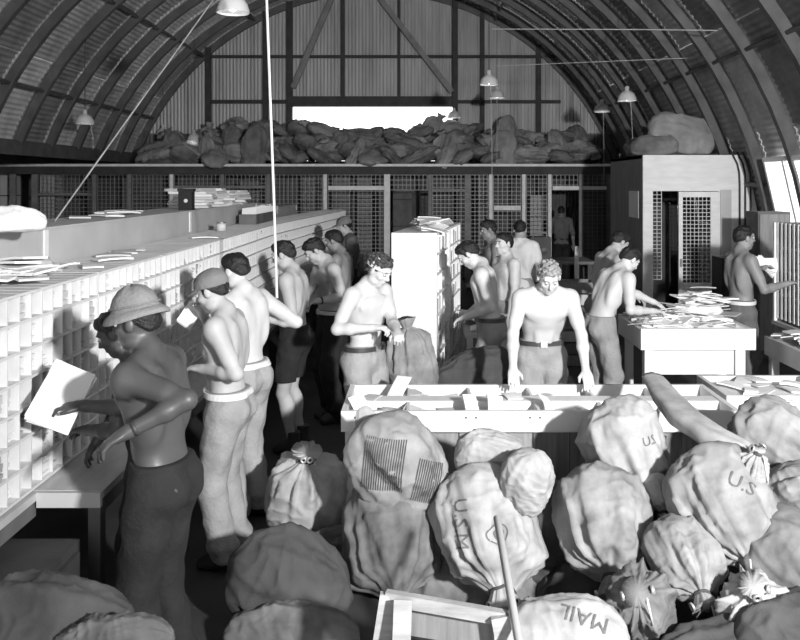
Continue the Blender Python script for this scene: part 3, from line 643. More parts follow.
    for hip, kn, an in ((hipR, kR, aR), (hipL, kL, aL)):
        e = .3 if legs == 'shorts' else 1
        t.cone(hip, kn, .108*k, .083*k, .03)
        if legs != 'shorts': t.cone(kn, an+A(0, 0, -.0), .083*k, .078*k, .03); t.ell(an+A(0, .01, .06), A(.088, .09, .05)*k, None, .02)
    t.g -= .004; t.warp(.0045, (30, 26, 40), seed=(X*7+Y*3) % 6); t.warp(.0030, (75, 65, 22), seed=(X*5+Y) % 6)
    hem = (.60 if legs == 'shorts' else .055)*k
    t.cut(lambda x, y, z: np.maximum(z-wz, hem-z))
    tr, TV = child(legs, t, legm)
    if belt:
        mb = MB(); n = 40; cy = -hipback
        def ringrad(za, zb):
            band = TV[(TV[:,2] > za) & (TV[:,2] < zb)]; an = np.arctan2(band[:,1]-cy, band[:,0]); rr = np.hypot(band[:,1]-cy, band[:,0]); out = []
            for j in range(n):
                a = -math.pi+2*math.pi*j/n; dd = np.abs((an-a+math.pi) % (2*math.pi)-math.pi) < .16; out.append((np.percentile(rr[dd], 85) if dd.any() else .15)+.003)
            return [(out[j-1]+out[j]+out[(j+1) % n])/3 for j in range(n)]
        r0_, r1_ = ringrad(wz-.05, wz-.026), ringrad(wz-.022, wz-.006); rad = r0_
        for (dz, e, q_) in ((-.034, -.01, r0_), (-.034, .004, r0_), (.0, .004, r1_), (.0, -.012, r1_)):
            for j in range(n): a = -math.pi+2*math.pi*j/n; mb.v.append(((q_[j]+e)*math.cos(a), cy+(q_[j]+e)*math.sin(a), wz-.004+dz))
        for q in range(4):
            for j in range(n): mb.f.append((q*n+j, q*n+(j+1) % n, ((q+1) % 4)*n+(j+1) % n, ((q+1) % 4)*n+j))
        bl = link('belt', mb.mesh('belt', belt, (0,0,0), False), o); j = int(n*.75); a = math.pi/2
        ry = max(rad[(j+q) % n] for q in (-1, 0, 1))+.008
        link('buckle', MB().box(-.025, .025, cy+ry-.004, cy+ry+.006, wz-.042, wz-.0).mesh('buckle', 'brass'), bl)
    # boots
    for an in (aR, aL):
        b = SDF(an+A(-.09, -.13, -.1), an+A(.09, .24, .18), .009)
        b.cone(an+A(0, -.01, .09), an+A(0, -.01, -.01), .055*k, .050*k, .02); b.cone(an+A(0, -.035, -.045), an+A(0, .13, -.052), .042*k, .042*k, .03); b.ell(an+A(0, .05, -.02), A(.042, .08, .05)*k, None, .03)
        b.cut(lambda x, y, z: .002-z); b.cut(lambda x, y, z: z-(an[2]+.10)); child('boot', b, 'boot')
    # hair
    if hair:
        hs = SDF(HC-.16, HC+.16, .006)
        sub = lambda c, r, kk=.02, op='u': hs.ell(Hd(*c), A(*r)*hk, RH, kk, op)
        sub((0, -.016, .032), (.0805, .1005, .0935)); sub((0, .030, .082), (.052, .050, .036), .03); sub((0, -.055, -.01), (.062, .055, .06), .02)
        Rl = RH.T
        x, y, z = hs.ax[0].reshape(-1,1,1), hs.ax[1].reshape(1,-1,1), hs.ax[2].reshape(1,1,-1); dx, dy, dz = x-HC[0], y-HC[1], z-HC[2]
        yy = (Rl[1,0]*dx+Rl[1,1]*dy+Rl[1,2]*dz)/hk; zz = (Rl[2,0]*dx+Rl[2,1]*dy+Rl[2,2]*dz)/hk; xx = (Rl[0,0]*dx+Rl[0,1]*dy+Rl[0,2]*dz)/hk
        line = -.006+.55*yy+np.maximum(yy-.02, 0)*.55+.008*np.sin(60*xx)                     # hairline: nape to brow
        line = np.where(np.abs(yy-.012) < .016, np.minimum(line, -.012), line)               # sideburn
        hs.warp(.003+curly*.006, (90, 95, 85), 1.0); hs.warp(.002+curly*.006, (150, 160, 140), 2.0)
        kp = ((line-zz)*.75).astype(np.float32); q_ = .022; h_ = np.maximum(q_-np.abs(hs.g-kp), 0)/q_; hs.g = (np.maximum(hs.g, kp)+h_*h_*q_*.25).astype(np.float32); child('hair', hs, hair)
    # eyes and brows
    for s in (1, -1):
        M4 = Matrix(RH.tolist()); c = Hd(s*.031, .078, .010)
        ey = link('eye', MB().lathe([(.0001, -.012), (.008, -.009), (.012, 0), (.008, .009), (.0001, .012)], 10, c).mesh('eye', 'eye', (0,0,0), True), o)
        link('iris', MB().lathe([(.0055, 0), (.004, .0022), (.0001, .003)], 10, Hd(s*.031, .0895, .009), M4@Matrix.Rotation(-math.pi/2, 3, 'X')).mesh('iris', 'iris', (0,0,0), True), ey)
        pts = [Hd(s*.014, .0865, .030), Hd(s*.030, .0865, .036), Hd(s*.046, .076, .031)]
        link('eyebrow', MB().tube(pts, [.003, .0042, .0025], 6).mesh('eyebrow', hair or 'hair_dark', (0,0,0), True), o)
    M3 = Matrix(RH.tolist())
    if headband:
        mb = MB(); n = 36
        for (dz, e) in ((.036, .083), (.036, .088), (.056, .089), (.056, .083)):
            for j in range(n): a = 2*math.pi*j/n; mb.v.append(tuple(Hd(e*.97*math.cos(a), -.012+e*1.2*math.sin(a), dz+.012*math.sin(a)-.012)))
        for q in range(4):
            for j in range(n): mb.f.append((q*n+j, q*n+(j+1) % n, ((q+1) % 4)*n+(j+1) % n, ((q+1) % 4)*n+j))
        link('headband', mb.mesh('headband', 'cloth_white'), o)
    if hat == 'fatigue':
        prof = [(.140, -.018), (.143, -.014), (.132, .004), (.112, .018), (.104, .022), (.100, .050), (.086, .082), (.062, .108), (.034, .122), (.0, .127)]
        mb = MB(); n = 40; i0 = 0
        for (r_, z_) in prof+[(.0, .124), (.080, .08), (.099, .025), (.112, .014), (.132, .000), (.140, -.020)]:
            for j in range(n):
                a = 2*math.pi*j/n; rr = r_*(1+.02*math.sin(3*a+1)) ; dz = (.014*math.sin(2*a+.6)-.018*math.sin(a)*0-.01*math.cos(2*a))*max(0, (r_-.10)/.065)+(.004*math.sin(5*a) if .06 < z_ < .13 else 0)
                mb.v.append(tuple(Hd(rr*.92*math.cos(a), -.010+rr*1.05*math.sin(a), .040+z_+dz)))
        m_ = len(mb.v)//n
        for q in range(m_-1):
            for j in range(n): mb.f.append((q*n+j, q*n+(j+1) % n, (q+1)*n+(j+1) % n, (q+1)*n+j))
        ht = link('hat', mb.mesh('hat', 'hat_light', (0,0,0), True), o)
        mb = MB()
        pts = [Hd(.1075*.92*math.cos(2*math.pi*j/40), -.010+.1075*1.05*math.sin(2*math.pi*j/40), .040+.038) for j in range(41)]
        link('hat_band', mb.tube(pts, .005, 6, False).mesh('hat_band', 'hat', (0,0,0), True), ht)
    elif hat:
        c = SDF(HC-.2, HC+.22, .007); c.ell(Hd(0, -.018, .048), A(.090, .110, .088)*hk, RH, .02); Rl = RH.T
        def keep(x, y, z):
            dx, dy, dz = x-HC[0], y-HC[1], z-HC[2]; yy = (Rl[1,0]*dx+Rl[1,1]*dy+Rl[1,2]*dz)/hk; zz = (Rl[2,0]*dx+Rl[2,1]*dy+Rl[2,2]*dz)/hk; return .025+.20*yy-zz
        c.warp(.002, (40, 45, 50), 1); c.cut(keep); cp, _ = child('cap', c, 'hat')
        mb = MB(); n = 14
        for (e, z_) in ((0, 0), (0, .007)):
            for q in range(n+1):
                a = math.radians(25+130*q/n)
                mb.v.append(tuple(Hd(.088*math.cos(a), -.018+.108*math.sin(a), .046+z_))); mb.v.append(tuple(Hd(.082*math.cos(a)*1.05, -.018+.108*math.sin(a)+.072*math.sin(a)**1.5, .034+z_-.012*abs(math.cos(a)))))
        o2 = 2*(n+1)
        for q in range(n):
            a = 2*q; mb.f += [(a, a+2, a+3, a+1), (o2+a, o2+a+1, o2+a+3, o2+a+2), (a+1, a+3, o2+a+3, o2+a+1)]
        link('visor', mb.mesh('visor', 'hat', (0,0,0), False), cp)
    if top:
        s = SDF(lo, hi, max(res, .01)); torso(s, .016)
        for S_, E_ in ((sR, eR), (sL, eL)): s.cone(S_, S_+(E_-S_)*(.55 if top[1] else .98), .072*k, .064*k, .03)
        s.warp(.004, (34, 36, 30), 1.5); s.cut(lambda x, y, z: .93*k-z); child('shirt', s, top[0])
    if watch:
        W_, E_ = (wL, eL) if watch == 'l' else (wR, eR); v = (W_-E_)/np.linalg.norm(W_-E_); p = W_-v*.03
        ws = link('wristwatch', MB().tube([p-v*.009, p+v*.009], .033*k, 14).mesh('wristwatch', 'belt_dark', (0,0,0), True), o)
    Mw = Matrix.Translation((X, Y, 0)) @ Matrix.Rotation(-fa, 4, 'Z')
    def W3(i): return tuple(Mw@Vector(i[0])), tuple(Mw.to_3x3()@Vector(i[1])), tuple(Mw.to_3x3()@Vector(i[2])), tuple(Mw.to_3x3()@Vector(i[3]))
    return o, W3(hRinfo), W3(hLinfo)
#@@PEOPLE
# ---------------------------------------------------------------- letters held in hands and lying about
def sheaf(c, n, u, w_, l_, t_, label, m='paper', layers=4, seed=1, name='letter_sheaf', cat='letters', group=None):
    # a little stack of envelopes: c centre, n thickness direction, u long direction
    rg = random.Random(seed); n = Vector(n).normalized(); u = Vector(u); u = (u-n*u.dot(n)).normalized(); s = u.cross(n); M = Matrix((s, u, n)).transposed(); c = Vector(c)
    t = empty(name, c, label, cat, group)
    for k in range(layers):
        z = (k+.5)/layers-.5; a = rg.uniform(-.06, .06); part('envelope', MB().obox(c+n*(z*t_)+s*rg.uniform(-.006, .006)+u*rg.uniform(-.01, .01), M@Matrix.Rotation(a, 3, 'Z'), w_, l_, t_/layers*.92), m, t)
    return t
ENV = []
for (a, b, c_) in ((.105, .165, .006), (.12, .24, .010), (.16, .23, .012), (.09, .15, .02), (.22, .30, .008)):
    mb = MB(); n = 3                                # slightly bowed envelope with its flap edge
    for k in range(n+1):
        y = -b/2+b*k/n; z = .006*math.sin(math.pi*k/n)
        mb.v += [(-a/2, y, z), (a/2, y, z), (a/2, y, z+c_), (-a/2, y, z+c_)]
    for k in range(n):
        i = 4*k; mb.f += [(i, i+4, i+5, i+1), (i+1, i+5, i+6, i+2), (i+2, i+6, i+7, i+3), (i+3, i+7, i+4, i)]
    mb.f += [(0, 1, 2, 3), (4*n+3, 4*n+2, 4*n+1, 4*n)]
    ENV.append([mb.mesh('letter', m) for m in ('paper', 'paper2', 'paper3')])
def scatter(n, x0, x1, y0, y1, hfun, label, group, seed, tilt=.25, big=(0, 1, 1, 2, 3, 4), mats=(0, 0, 0, 0, 0, 1, 1, 2), layers=3):
    rg = random.Random(seed)
    for k in range(n):
        x, y = rg.uniform(x0, x1), rg.uniform(y0, y1); z = hfun(x, y)*(.25+.75*k/n)
        zz = hfun(x, y)-max(0, hfun(x, y)-BASE[0])*(1-(k+1)/n)*.6
        o = link('letter', ENV[rg.choice(big)][rg.choice(mats)], None, (x, y, zz+.002)); o.rotation_euler = (rg.uniform(-tilt, tilt), rg.uniform(-tilt, tilt), rg.uniform(0, 6.28)); tag(o, label, 'letter', group)
BASE = [0]
def heap(base, bumps):
    BASE[0] = base
    return lambda x, y: base+sum(h_*math.exp(-((x-a)/sx)**2-((y-b)/sy)**2) for (a, b, h_, sx, sy) in bumps)
# heap on the right table
hf = heap(.945, [(PX(700, 8.1), 8.1, .26, .24, .24), (PX(735, 8.0), 8.05, .10, .3, .3), (PX(670, 8.0), 7.95, .07, .3, .3)])
mb = MB(); n = 22
for j in range(n+1):
    for i in range(n+1):
        x = hx0+.05+(hx1-hx0-.1)*i/n; y = hy0+.06+(hy1-hy0-.1)*j/n; e = min(1, 6*min(i, n-i, j, n-j)/n); mb.v.append((x, y, .9452+(hf(x, y)-.945)*.8*e+.004*e*math.sin(9*i)*math.cos(7*j)))
for j in range(n):
    for i in range(n): a = j*(n+1)+i; mb.f.append((a, a+1, a+n+2, a+n+1))
solo('letter_heap', mb, 'paper', 'packed core of the letter heap on the right table', 'letters', kind='stuff', smooth=False)
scatter(112, hx0+.10, hx1-.10, hy0+.10, hy1-.08, hf, 'loose letter in the heap on the right table', 'letters heaped on the right table', 5, .22)
# letters in the tray table
BASE[0] = .69
scatter(26, tx0+.15, tx1-.2, 5.50, 5.68, lambda x, y: .745, 'letter lying in the front compartments of the tray table', 'letters in the front of the tray', 6, .30, (0, 0, 3, 0), (0, 1, 1, 2, 2))
scatter(22, tx0+.15, tx1-.2, 5.92, 6.08, lambda x, y: .745, 'letter lying in the back compartments of the tray table', 'letters in the back of the tray', 7, .35, (0, 0, 3, 0), (0, 1, 1, 2, 2))
scatter(8, tx0+.1, tx1-.6, 5.74, 5.84, lambda x, y: .792, 'letter lying on the centre rail of the tray table', 'letters on the tray rail', 8, .03, (0, 0, 1), (0, 0, 1))
for k, (px, py, ang) in enumerate(((360, 411, .5), (398, 384, -.6), (470, 402, .3), (495, 410, .2), (548, 412, .8))):
    p = P(px, py, 5.55+.1*(k == 1)*4); o = link('letter', ENV[(0,1,3,0,0)[k]][0], None, (p.x, p.y, .80)); o.rotation_euler = (.75, .15*k-.2, ang); tag(o, ['tilted white letter propped at the left end of the tray table', 'folded letter standing up at the back of the tray table', 'upright letter leaning in the middle of the tray table', 'slanting letter beside the leaning man\'s right hand', 'letter standing between the leaning man\'s hands'][k], 'letter')
# letters on the second table, side ledge, benches, case tops
BASE[0] = .76
scatter(16, sx0+.1, sx1-.1, sy0+.1, sy1-.1, heap(.765, [(2.7, 6.3, .05, .5, .2)]), 'letter lying on the plank table behind the right sacks', 'letters on the plank table', 9, .08)
scatter(28, 3.32, 3.62, 6.75, 7.85, heap(.834, [(3.5, 7.5, .10, .3, .4)]), 'letter in the pile on the ledge at the right edge', 'letters on the side ledge', 10, .15)
scatter(18, .52, .76, 8.1, 9.3, heap(.844, [(.64, 8.5, .12, .2, .5)]), 'letter piled on the mail bench by the aisle case', 'letters on the mail bench', 11, .25)
scatter(8, .52, .74, 8.1, 8.9, heap(.452, [(.62, 8.3, .1, .2, .3)]), 'letter on the lower shelf of the mail bench', 'letters on the lower bench shelf', 12, .25)
BASE[0] = ctz
scatter(22, .02, .28, 8.0, 9.7, heap(ctz+.003, [(.1, 8.4, .07, .3, .3), (.25, 9.2, .10, .3, .4)]), 'letter piled on top of the white aisle case', 'letters on the aisle case', 13, .35)
BASE[0] = CZ1
scatter(28, -2.28, -2.0, 4.05, 5.0, heap(CZ1+.006, [(-2.15, 4.5, .10, .2, .35)]), 'letter in the untidy pile on the nearest sorting cases', 'letters piled on the near cases', 14, .12, (1, 2, 4))
scatter(6, -2.3, -2.0, 5.2, 8.5, lambda x, y: CZ1+.008, 'loose letter lying on top of the left row of cases', 'loose letters on the left row', 15, .02, (1, 2))
BASE[0] = zt
scatter(8, -2.85, -2.5, 6.6, 8.4, heap(zt+.003, [(-2.65, 7.8, .05, .2, .4)]), 'envelope lying on the long tall pale case back', 'envelopes on the long pale case', 16, .03, (1, 2, 4))
# newspaper stack, card box, roll, dark telephone box on the far pale cases
for k in range(26):
    rg = random.Random(200+k); y = 9.6+(k % 4)*.60+.1*rg.random(); z = zt+.002+(k//4)*.032
    t = sheaf((-2.62+rg.uniform(-.03, .03), y+.18, z+.014), (0, 0, 1), (1, rg.uniform(-.3, .3), 0), .38, .44, .028, 'folded newspaper in the stack on the short pale case', 'paper' if k % 3 else 'paper2', 3, k, 'newspaper', 'newspaper', 'newspapers on the short pale case')
for k in range(7):
    rg = random.Random(300+k); sheaf((-2.6+rg.uniform(-.05, .05), 12.6+k*.2, 1.90+.016), (0, 0, 1), (1, rg.uniform(-.5, .5), 0), .2, .4, .028, 'paper bundle lying on the pale case beyond the newspapers', 'paper', 3, k, 'paper_bundle', 'papers', 'paper bundles on the far pale case')
t = empty('card_box', (-2.2, 10.9, CZ1), 'open box of upright index cards on the left row', 'box')
yb = 10.8
part('box_floor', MB().box(-2.3, -2.08, yb, yb+1.5, CZ1+.001, CZ1+.012), 'mid_wood', t)
for (a, b, c_, d) in ((-2.3, -2.29, 0, 1.5), (-2.09, -2.08, 0, 1.5), (-2.289, -2.091, 0, .012), (-2.289, -2.091, 1.488, 1.5)): part('box_side', MB().box(a, b, yb+c_, yb+d, CZ1+.0125, CZ1+.13), 'mid_wood', t)
for k in range(17):
    c_ = Vector((-2.19, yb+.08+k*.080, CZ1+.11)); o = solo('index_card', MB().obox(c_, Matrix.Rotation(-.3, 3, 'X'), .18, .012, .19), 'paper', 'upright index card in the open box on the left row', 'card', 'index cards in the box')
p = P(182, 203, 9.1)
t = empty('field_telephone', (PX(184, 8.95), 8.95, zt), 'black box telephone with a bright badge on the pale cases', 'telephone')
part('case', MB().box(-2.52, -2.38, 8.86, 8.98, zt+.001, zt+.20), 'black', t); part('lid', MB().box(-2.53, -2.37, 8.855, 8.985, zt+.201, zt+.225), 'black', t); part('badge', MB().lathe([(0, .0), (.02, 0), (.02, .006), (0, .008)], 12, (-2.44, 8.855, zt+.1), Matrix.Rotation(math.pi/2, 3, 'X')), 'white_enamel', t)
t = empty('paper_roll', (PX(36, 5.2), 5.2, zt), 'short white roll of paper standing on the nearest pale case', 'roll')
part('roll', MB().lathe([(.0, 0), (.055, .0), (.06, .01), (.06, .06), (.05, .07), (.018, .07), (.018, .02), (0, .02)], 20, (-2.45, 5.3, zt+.001)), 'paper', t, True); part('core', MB().lathe([(.017, .02), (.017, .068), (.0, .068)], 12, (-2.45, 5.3, zt+.001)), 'paper3', t)
t = empty('can', (-2.15, 8.8, CZ1), 'small white tin standing on the left row of cases', 'tin')
part('body', MB().lathe([(0, 0), (.05, 0), (.05, .09), (0, .09)], 18, (-2.15, 9.2, CZ1+.008)), 'white_enamel', t, True); part('rim', MB().lathe([(.051, .08), (.053, .088), (.051, .094)], 18, (-2.15, 9.2, CZ1+.008)), 'steel', t, True)
#@@PEOPLELIST
person_specs = []
HL = -85
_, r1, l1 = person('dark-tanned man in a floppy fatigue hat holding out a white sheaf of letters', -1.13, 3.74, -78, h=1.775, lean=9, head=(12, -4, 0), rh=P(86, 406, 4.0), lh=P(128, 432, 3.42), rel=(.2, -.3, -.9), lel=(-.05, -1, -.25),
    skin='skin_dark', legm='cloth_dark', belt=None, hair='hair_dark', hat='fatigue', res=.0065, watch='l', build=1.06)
person('dark-skinned bare-chested man half hidden behind the man in the fatigue hat', -1.36, 4.32, -92, h=1.64, lean=12, head=(30, 0, 0), rh=P(95, 445, 4.5), lh=P(88, 430, 4.2), skin='skin_dark', legm='cloth_dark', hair='hair_dark', res=.0085)
_, r2, l2 = person('bare-chested man in a visored cap and white belt sorting at the left cases', -1.14, 5.06, -84, h=1.75, lean=4, head=(24, 4, 0), rh=P(204, 316, 5.25), lh=P(203, 369, 4.95), lel=(-.3, -.8, -.5), skin='skin', legm='cloth_khaki', belt='belt_white', hair='hair_dark', hat='cap', res=.0075)
person('pale-backed dark-haired man in light trousers behind the capped man', -1.17, 5.72, -62, h=1.80, lean=4, head=(18, 0, 0), rh=P(262, 318, 6.0), lh=P(232, 330, 5.9), skin='skin_pale', legm='cloth_light', belt='belt_white', hair='hair_dark', res=.008)
_, r3, l3 = person('bare-chested man in dark shorts reading mail at the left cases', -1.06, 7.2, -82, h=1.79, lean=4, head=(20, 0, 0), rh=P(270, 302, 7.35), lh=P(268, 306, 7.05), lel=(-.3, -.6, -.7), skin='skin', legs='shorts', legm='cloth_dark', hair='hair_dark', res=.009)
_, r4, l4 = person('bare-chested man with bowed dark head and wristwatch in dark trousers', -.84, 8.1, -118, h=1.79, lean=8, head=(38, 10, 0), rh=P(305, 301, 7.7), lh=P(318, 301, 7.6), skin='skin', legm='cloth_dark', belt='belt_white', hair='hair_dark', watch='l', res=.009)
person('bare-shouldered man mostly hidden behind the man with the wristwatch', -.84, 9.4, -80, h=1.76, lean=6, head=(20, 0, 0), skin='skin_tan', legm='cloth_dark', hair='hair_dark', res=.011)
person('man in a dark shirt and round cap at the far end of the left row', -.99, 12.0, -105, h=1.80, lean=3, head=(18, 0, 0), skin='skin', legm='cloth_dark', hair='hair_dark', hat='cap', top=('cloth_grey', False), res=.012)
_, rc, lc = person('bare-chested young man with a white headband and dark belt tying a sack', -.42, 6.42, 128, h=1.76, lean=6, head=(30, -6, 0), rh=P(372, 328, 6.08), lh=P(397, 332, 6.1), rel=(.8, -.3, -.6), skin='skin_pale', legm='cloth_light', belt='belt_dark', hair='hair_brown', curly=1.0, headband=True, res=.007, rgrip=.9, lgrip=1.0)
person('fair curly-haired bare-chested man leaning with both hands on the tray table', .93, 6.52, 178, h=1.79, lean=28, head=(34, 0, 0), rh=P(511, 386, 5.96), lh=P(587, 376, 6.06), rel=(.9, -.3, -.1), lel=(-.9, -.3, -.1), skin='skin_pale', legm='cloth_khaki', belt='belt_dark', hair='hair_fair', curly=1.0, res=.007,
    rgrip=.25, lgrip=.35, rdir=(.05, .75, -.66), ldir=(-.05, .7, -.7), rpalm=(0, -.7, -.7), lpalm=(0, -.7, -.7), hipback=.03)
person('bare-chested man in khaki shorts bending over the mail by the aisle case', .63, 7.62, -84, h=1.80, lean=10, head=(42, 0, 0), rh=P(468, 314, 7.9), lh=P(466, 317, 7.5), lel=(-.3, -.7, -.6), skin='skin_pale', legs='shorts', legm='cloth_khaki', belt='belt_dark', hair='hair_dark', res=.0085)
person('pale man looking left over the shoulder of the man in khaki shorts', .92, 9.0, -112, h=1.74, lean=2, head=(2, -12, 0), skin='skin_pale', legm='cloth_khaki', hair='hair_dark', res=.010)
person('dark-haired man in a white T-shirt turned away in the aisle', 1.26, 10.8, 25, h=1.80, lean=4, head=(12, -20, 0), skin='skin', legm='cloth_khaki', hair='hair_dark', top=('cloth_white', True), res=.011)
person('dark-haired man with shaded face beside the T-shirted man', .90, 10.4, -100, h=1.83, lean=2, head=(15, 0, 0), skin='skin_tan', legm='cloth_dark', hair='hair_dark', res=.012)
person('man in a grey shirt just beyond the aisle case', .42, 10.75, -70, h=1.74, lean=4, head=(20, 0, 0), skin='skin_tan', legm='cloth_grey', hair='hair_brown', top=('cloth_grey', False), res=.012)
person('bare-chested man with bowed dark hair behind the letter heap', 1.93, 9.05, 72, h=1.80, lean=14, head=(34, 0, 0), rh=P(622, 300, 8.75), lh=P(640, 298, 9.0), rel=(.3, -.9, -.4), skin='skin', legm='cloth_khaki', hair='hair_dark', res=.009)
person('bare-backed man leaning over the left end of the letter heap', 1.70, 7.86, 68, h=1.76, lean=26, head=(40, 0, 0), rh=P(652, 311, 7.75), lh=P(655, 303, 8.15), rel=(.3, -.6, -.7), skin='skin_pale', legm='cloth_khaki', hair='hair_dark', res=.008, hipback=.05)
_, rr, lr = person('tanned bare-backed man reaching into the slatted case at the right', 3.22, 8.55, 82, h=1.84, lean=2, head=(4, 0, 0), rh=P(786, 284, 8.35), lh=P(757, 270, 8.8), rel=(.4, -.2, -.9), skin='skin_tan', legm='cloth_grey', belt='belt_white', hair='hair_dark', res=.008)
person('far man in a pale grey shirt standing in the cage doorway', 3.14, 18.9, 10, h=1.76, lean=2, head=(8, 0, 0), skin='skin_tan', legm='cloth_dark', hair='hair_dark', top=('cloth_grey', False), res=.014)
def held(info, label, w_, l_, t_, m, tilt=(0, 0, 0), off=.03, layers=4, seed=1):
    c, d, n, s = [Vector(q) for q in info]; sheaf(c+n*off+d*.03, n, s if tilt == 's' else d, w_, l_, t_, label, m, layers, seed)
sheaf(P(58, 398, 4.0)+Vector((0, .03, 0)), (.30, -.85, .35), (.45, .0, .95), .20, .285, .035, 'thick white sheaf of letters held out by the man in the fatigue hat', 'paper', 6, 2)
sheaf(P(190, 316, 5.25), (.6, -.6, .5), (-.6, .1, -.7), .10, .17, .02, 'white letter bundle raised by the man in the visored cap', 'paper', 4, 3)
held(r3, 'letters held by the man in dark shorts', .11, .18, .02, 'paper2'); held(r4, 'letters held by the man with the wristwatch', .11, .18, .02, 'paper2')
for k in range(5):
    a = -.5+.28*k; sheaf(P(765, 263, 8.82)+Vector((.012*k, .02*k, -.012*k)), (.15*k-.3, -.8, .3), (1, .1, -.15-.22*k), .11, .24, .008, '%s letter of the fan held by the man at the slatted case' % ['topmost', 'second', 'middle', 'fourth', 'lowest'][k], 'paper', 1, k)
# ---------------------------------------------------------------- mail sacks
def vnoise(p, f, seed):
    x, y, z = p[:,0]*f, p[:,1]*f, p[:,2]*f; s = seed*1.7
    return (np.sin(x*1.9+s+1.7*np.sin(y*1.3+s))+np.sin(y*2.1+s*2+1.5*np.sin(z*1.1+s))+np.sin(z*1.7+s*3+1.6*np.sin(x*1.5)))/3
def sack_verts(L, R_, seed, neck=True, nu=104, nv=72, flat=1.0, pleat=1.0, crumple=1.0):
    rg = np.random.RandomState(seed); ts = np.linspace(0, 1, nv); V = []
    u = np.arange(nu)*2*math.pi/nu; ph = rg.rand(12)*6.28
    soft = sum(np.sin(n*u+ph[i])/(1+.10*i) for i, n in enumerate((5, 7, 9, 12)))/2.4
    uw = u+.25*np.sin(2*u+ph[6])+.15*np.sin(3*u+ph[7])
    sharp = .55-np.abs(np.sin(5.5*2*uw/2+ph[4]))**.7*1.0+.5*(.5-np.abs(np.sin(9*uw+ph[5]))**.8)          # narrow ridges, wide valleys
    for t in ts:
        if neck:
            if t < .30: r = math.sqrt(max(0, 1-((.30-t)/.30)**2.4))
            elif t < .70: q = (t-.30)/.40; r = 1-.16*q*q
            elif t < .87: q = (t-.70)/.17; r = .84-(.84-.19)*(q**1.25)
            else: q = (t-.87)/.13; r = .19+.20*q
            z = t*L if t < .70 else (.70*L+(t-.70)*L*.70)
            am = .25*pleat*max(0, (min(t, .87)-.22)/.65)**1.3
            if t > .87: am = .13
            rr = r*R_*(1+am*(.35*soft+.75*sharp))
        else:
            r = max(0, 1-abs(2*t-1)**2.7)**.5; z = t*L; rr = r*R_*(1+.05*pleat*soft)
        V.append(np.stack((rr*np.cos(u), rr*np.sin(u)*flat, np.full(nu, z)), 1))
    V = np.concatenate(V); c = np.array((0, 0, L*.42)); d = V-c; ln = np.linalg.norm(d, axis=1, keepdims=True)+1e-6
    w_ = np.clip(1.25-np.abs(V[:,2:3]/L-.42)*1.2, .12, 1)
    Vs = V*np.array((1, 1, .38)) if neck else V*np.array((.75, .75, .5)); n1 = vnoise(V, 1.3/R_, seed); n2 = vnoise(Vs, 3.2/R_, seed+3); n3 = vnoise(Vs+.05*n2[:,None], 7.5/R_, seed+5); n4 = vnoise(V*np.array((.5, .5, 1.5)), 4.5/R_, seed+9)
    disp = .10*n1-.080*crumple*np.abs(n2)**.6-.040*crumple*np.abs(n3)**.6-.035*crumple*np.abs(n4)**.5+.075
    V = V+d/ln*w_*R_*disp[:,None]
    Fq = []
    for k in range(nv-1):
        for j in range(nu): a, b = k*nu+j, k*nu+(j+1) % nu; Fq.append((a, b, b+nu, a+nu))
    c0 = len(V); top_ = V[(nv-1)*nu:].mean(0)-np.array((0, 0, .10*R_ if neck else 0)); V = np.concatenate((V, [V[:nu].mean(0), top_]))
    for j in range(nu): Fq.append((c0, (j+1) % nu, j)); Fq.append((c0+1, (nv-1)*nu+j, (nv-1)*nu+(j+1) % nu))
    return V, Fq
SACKS = {}
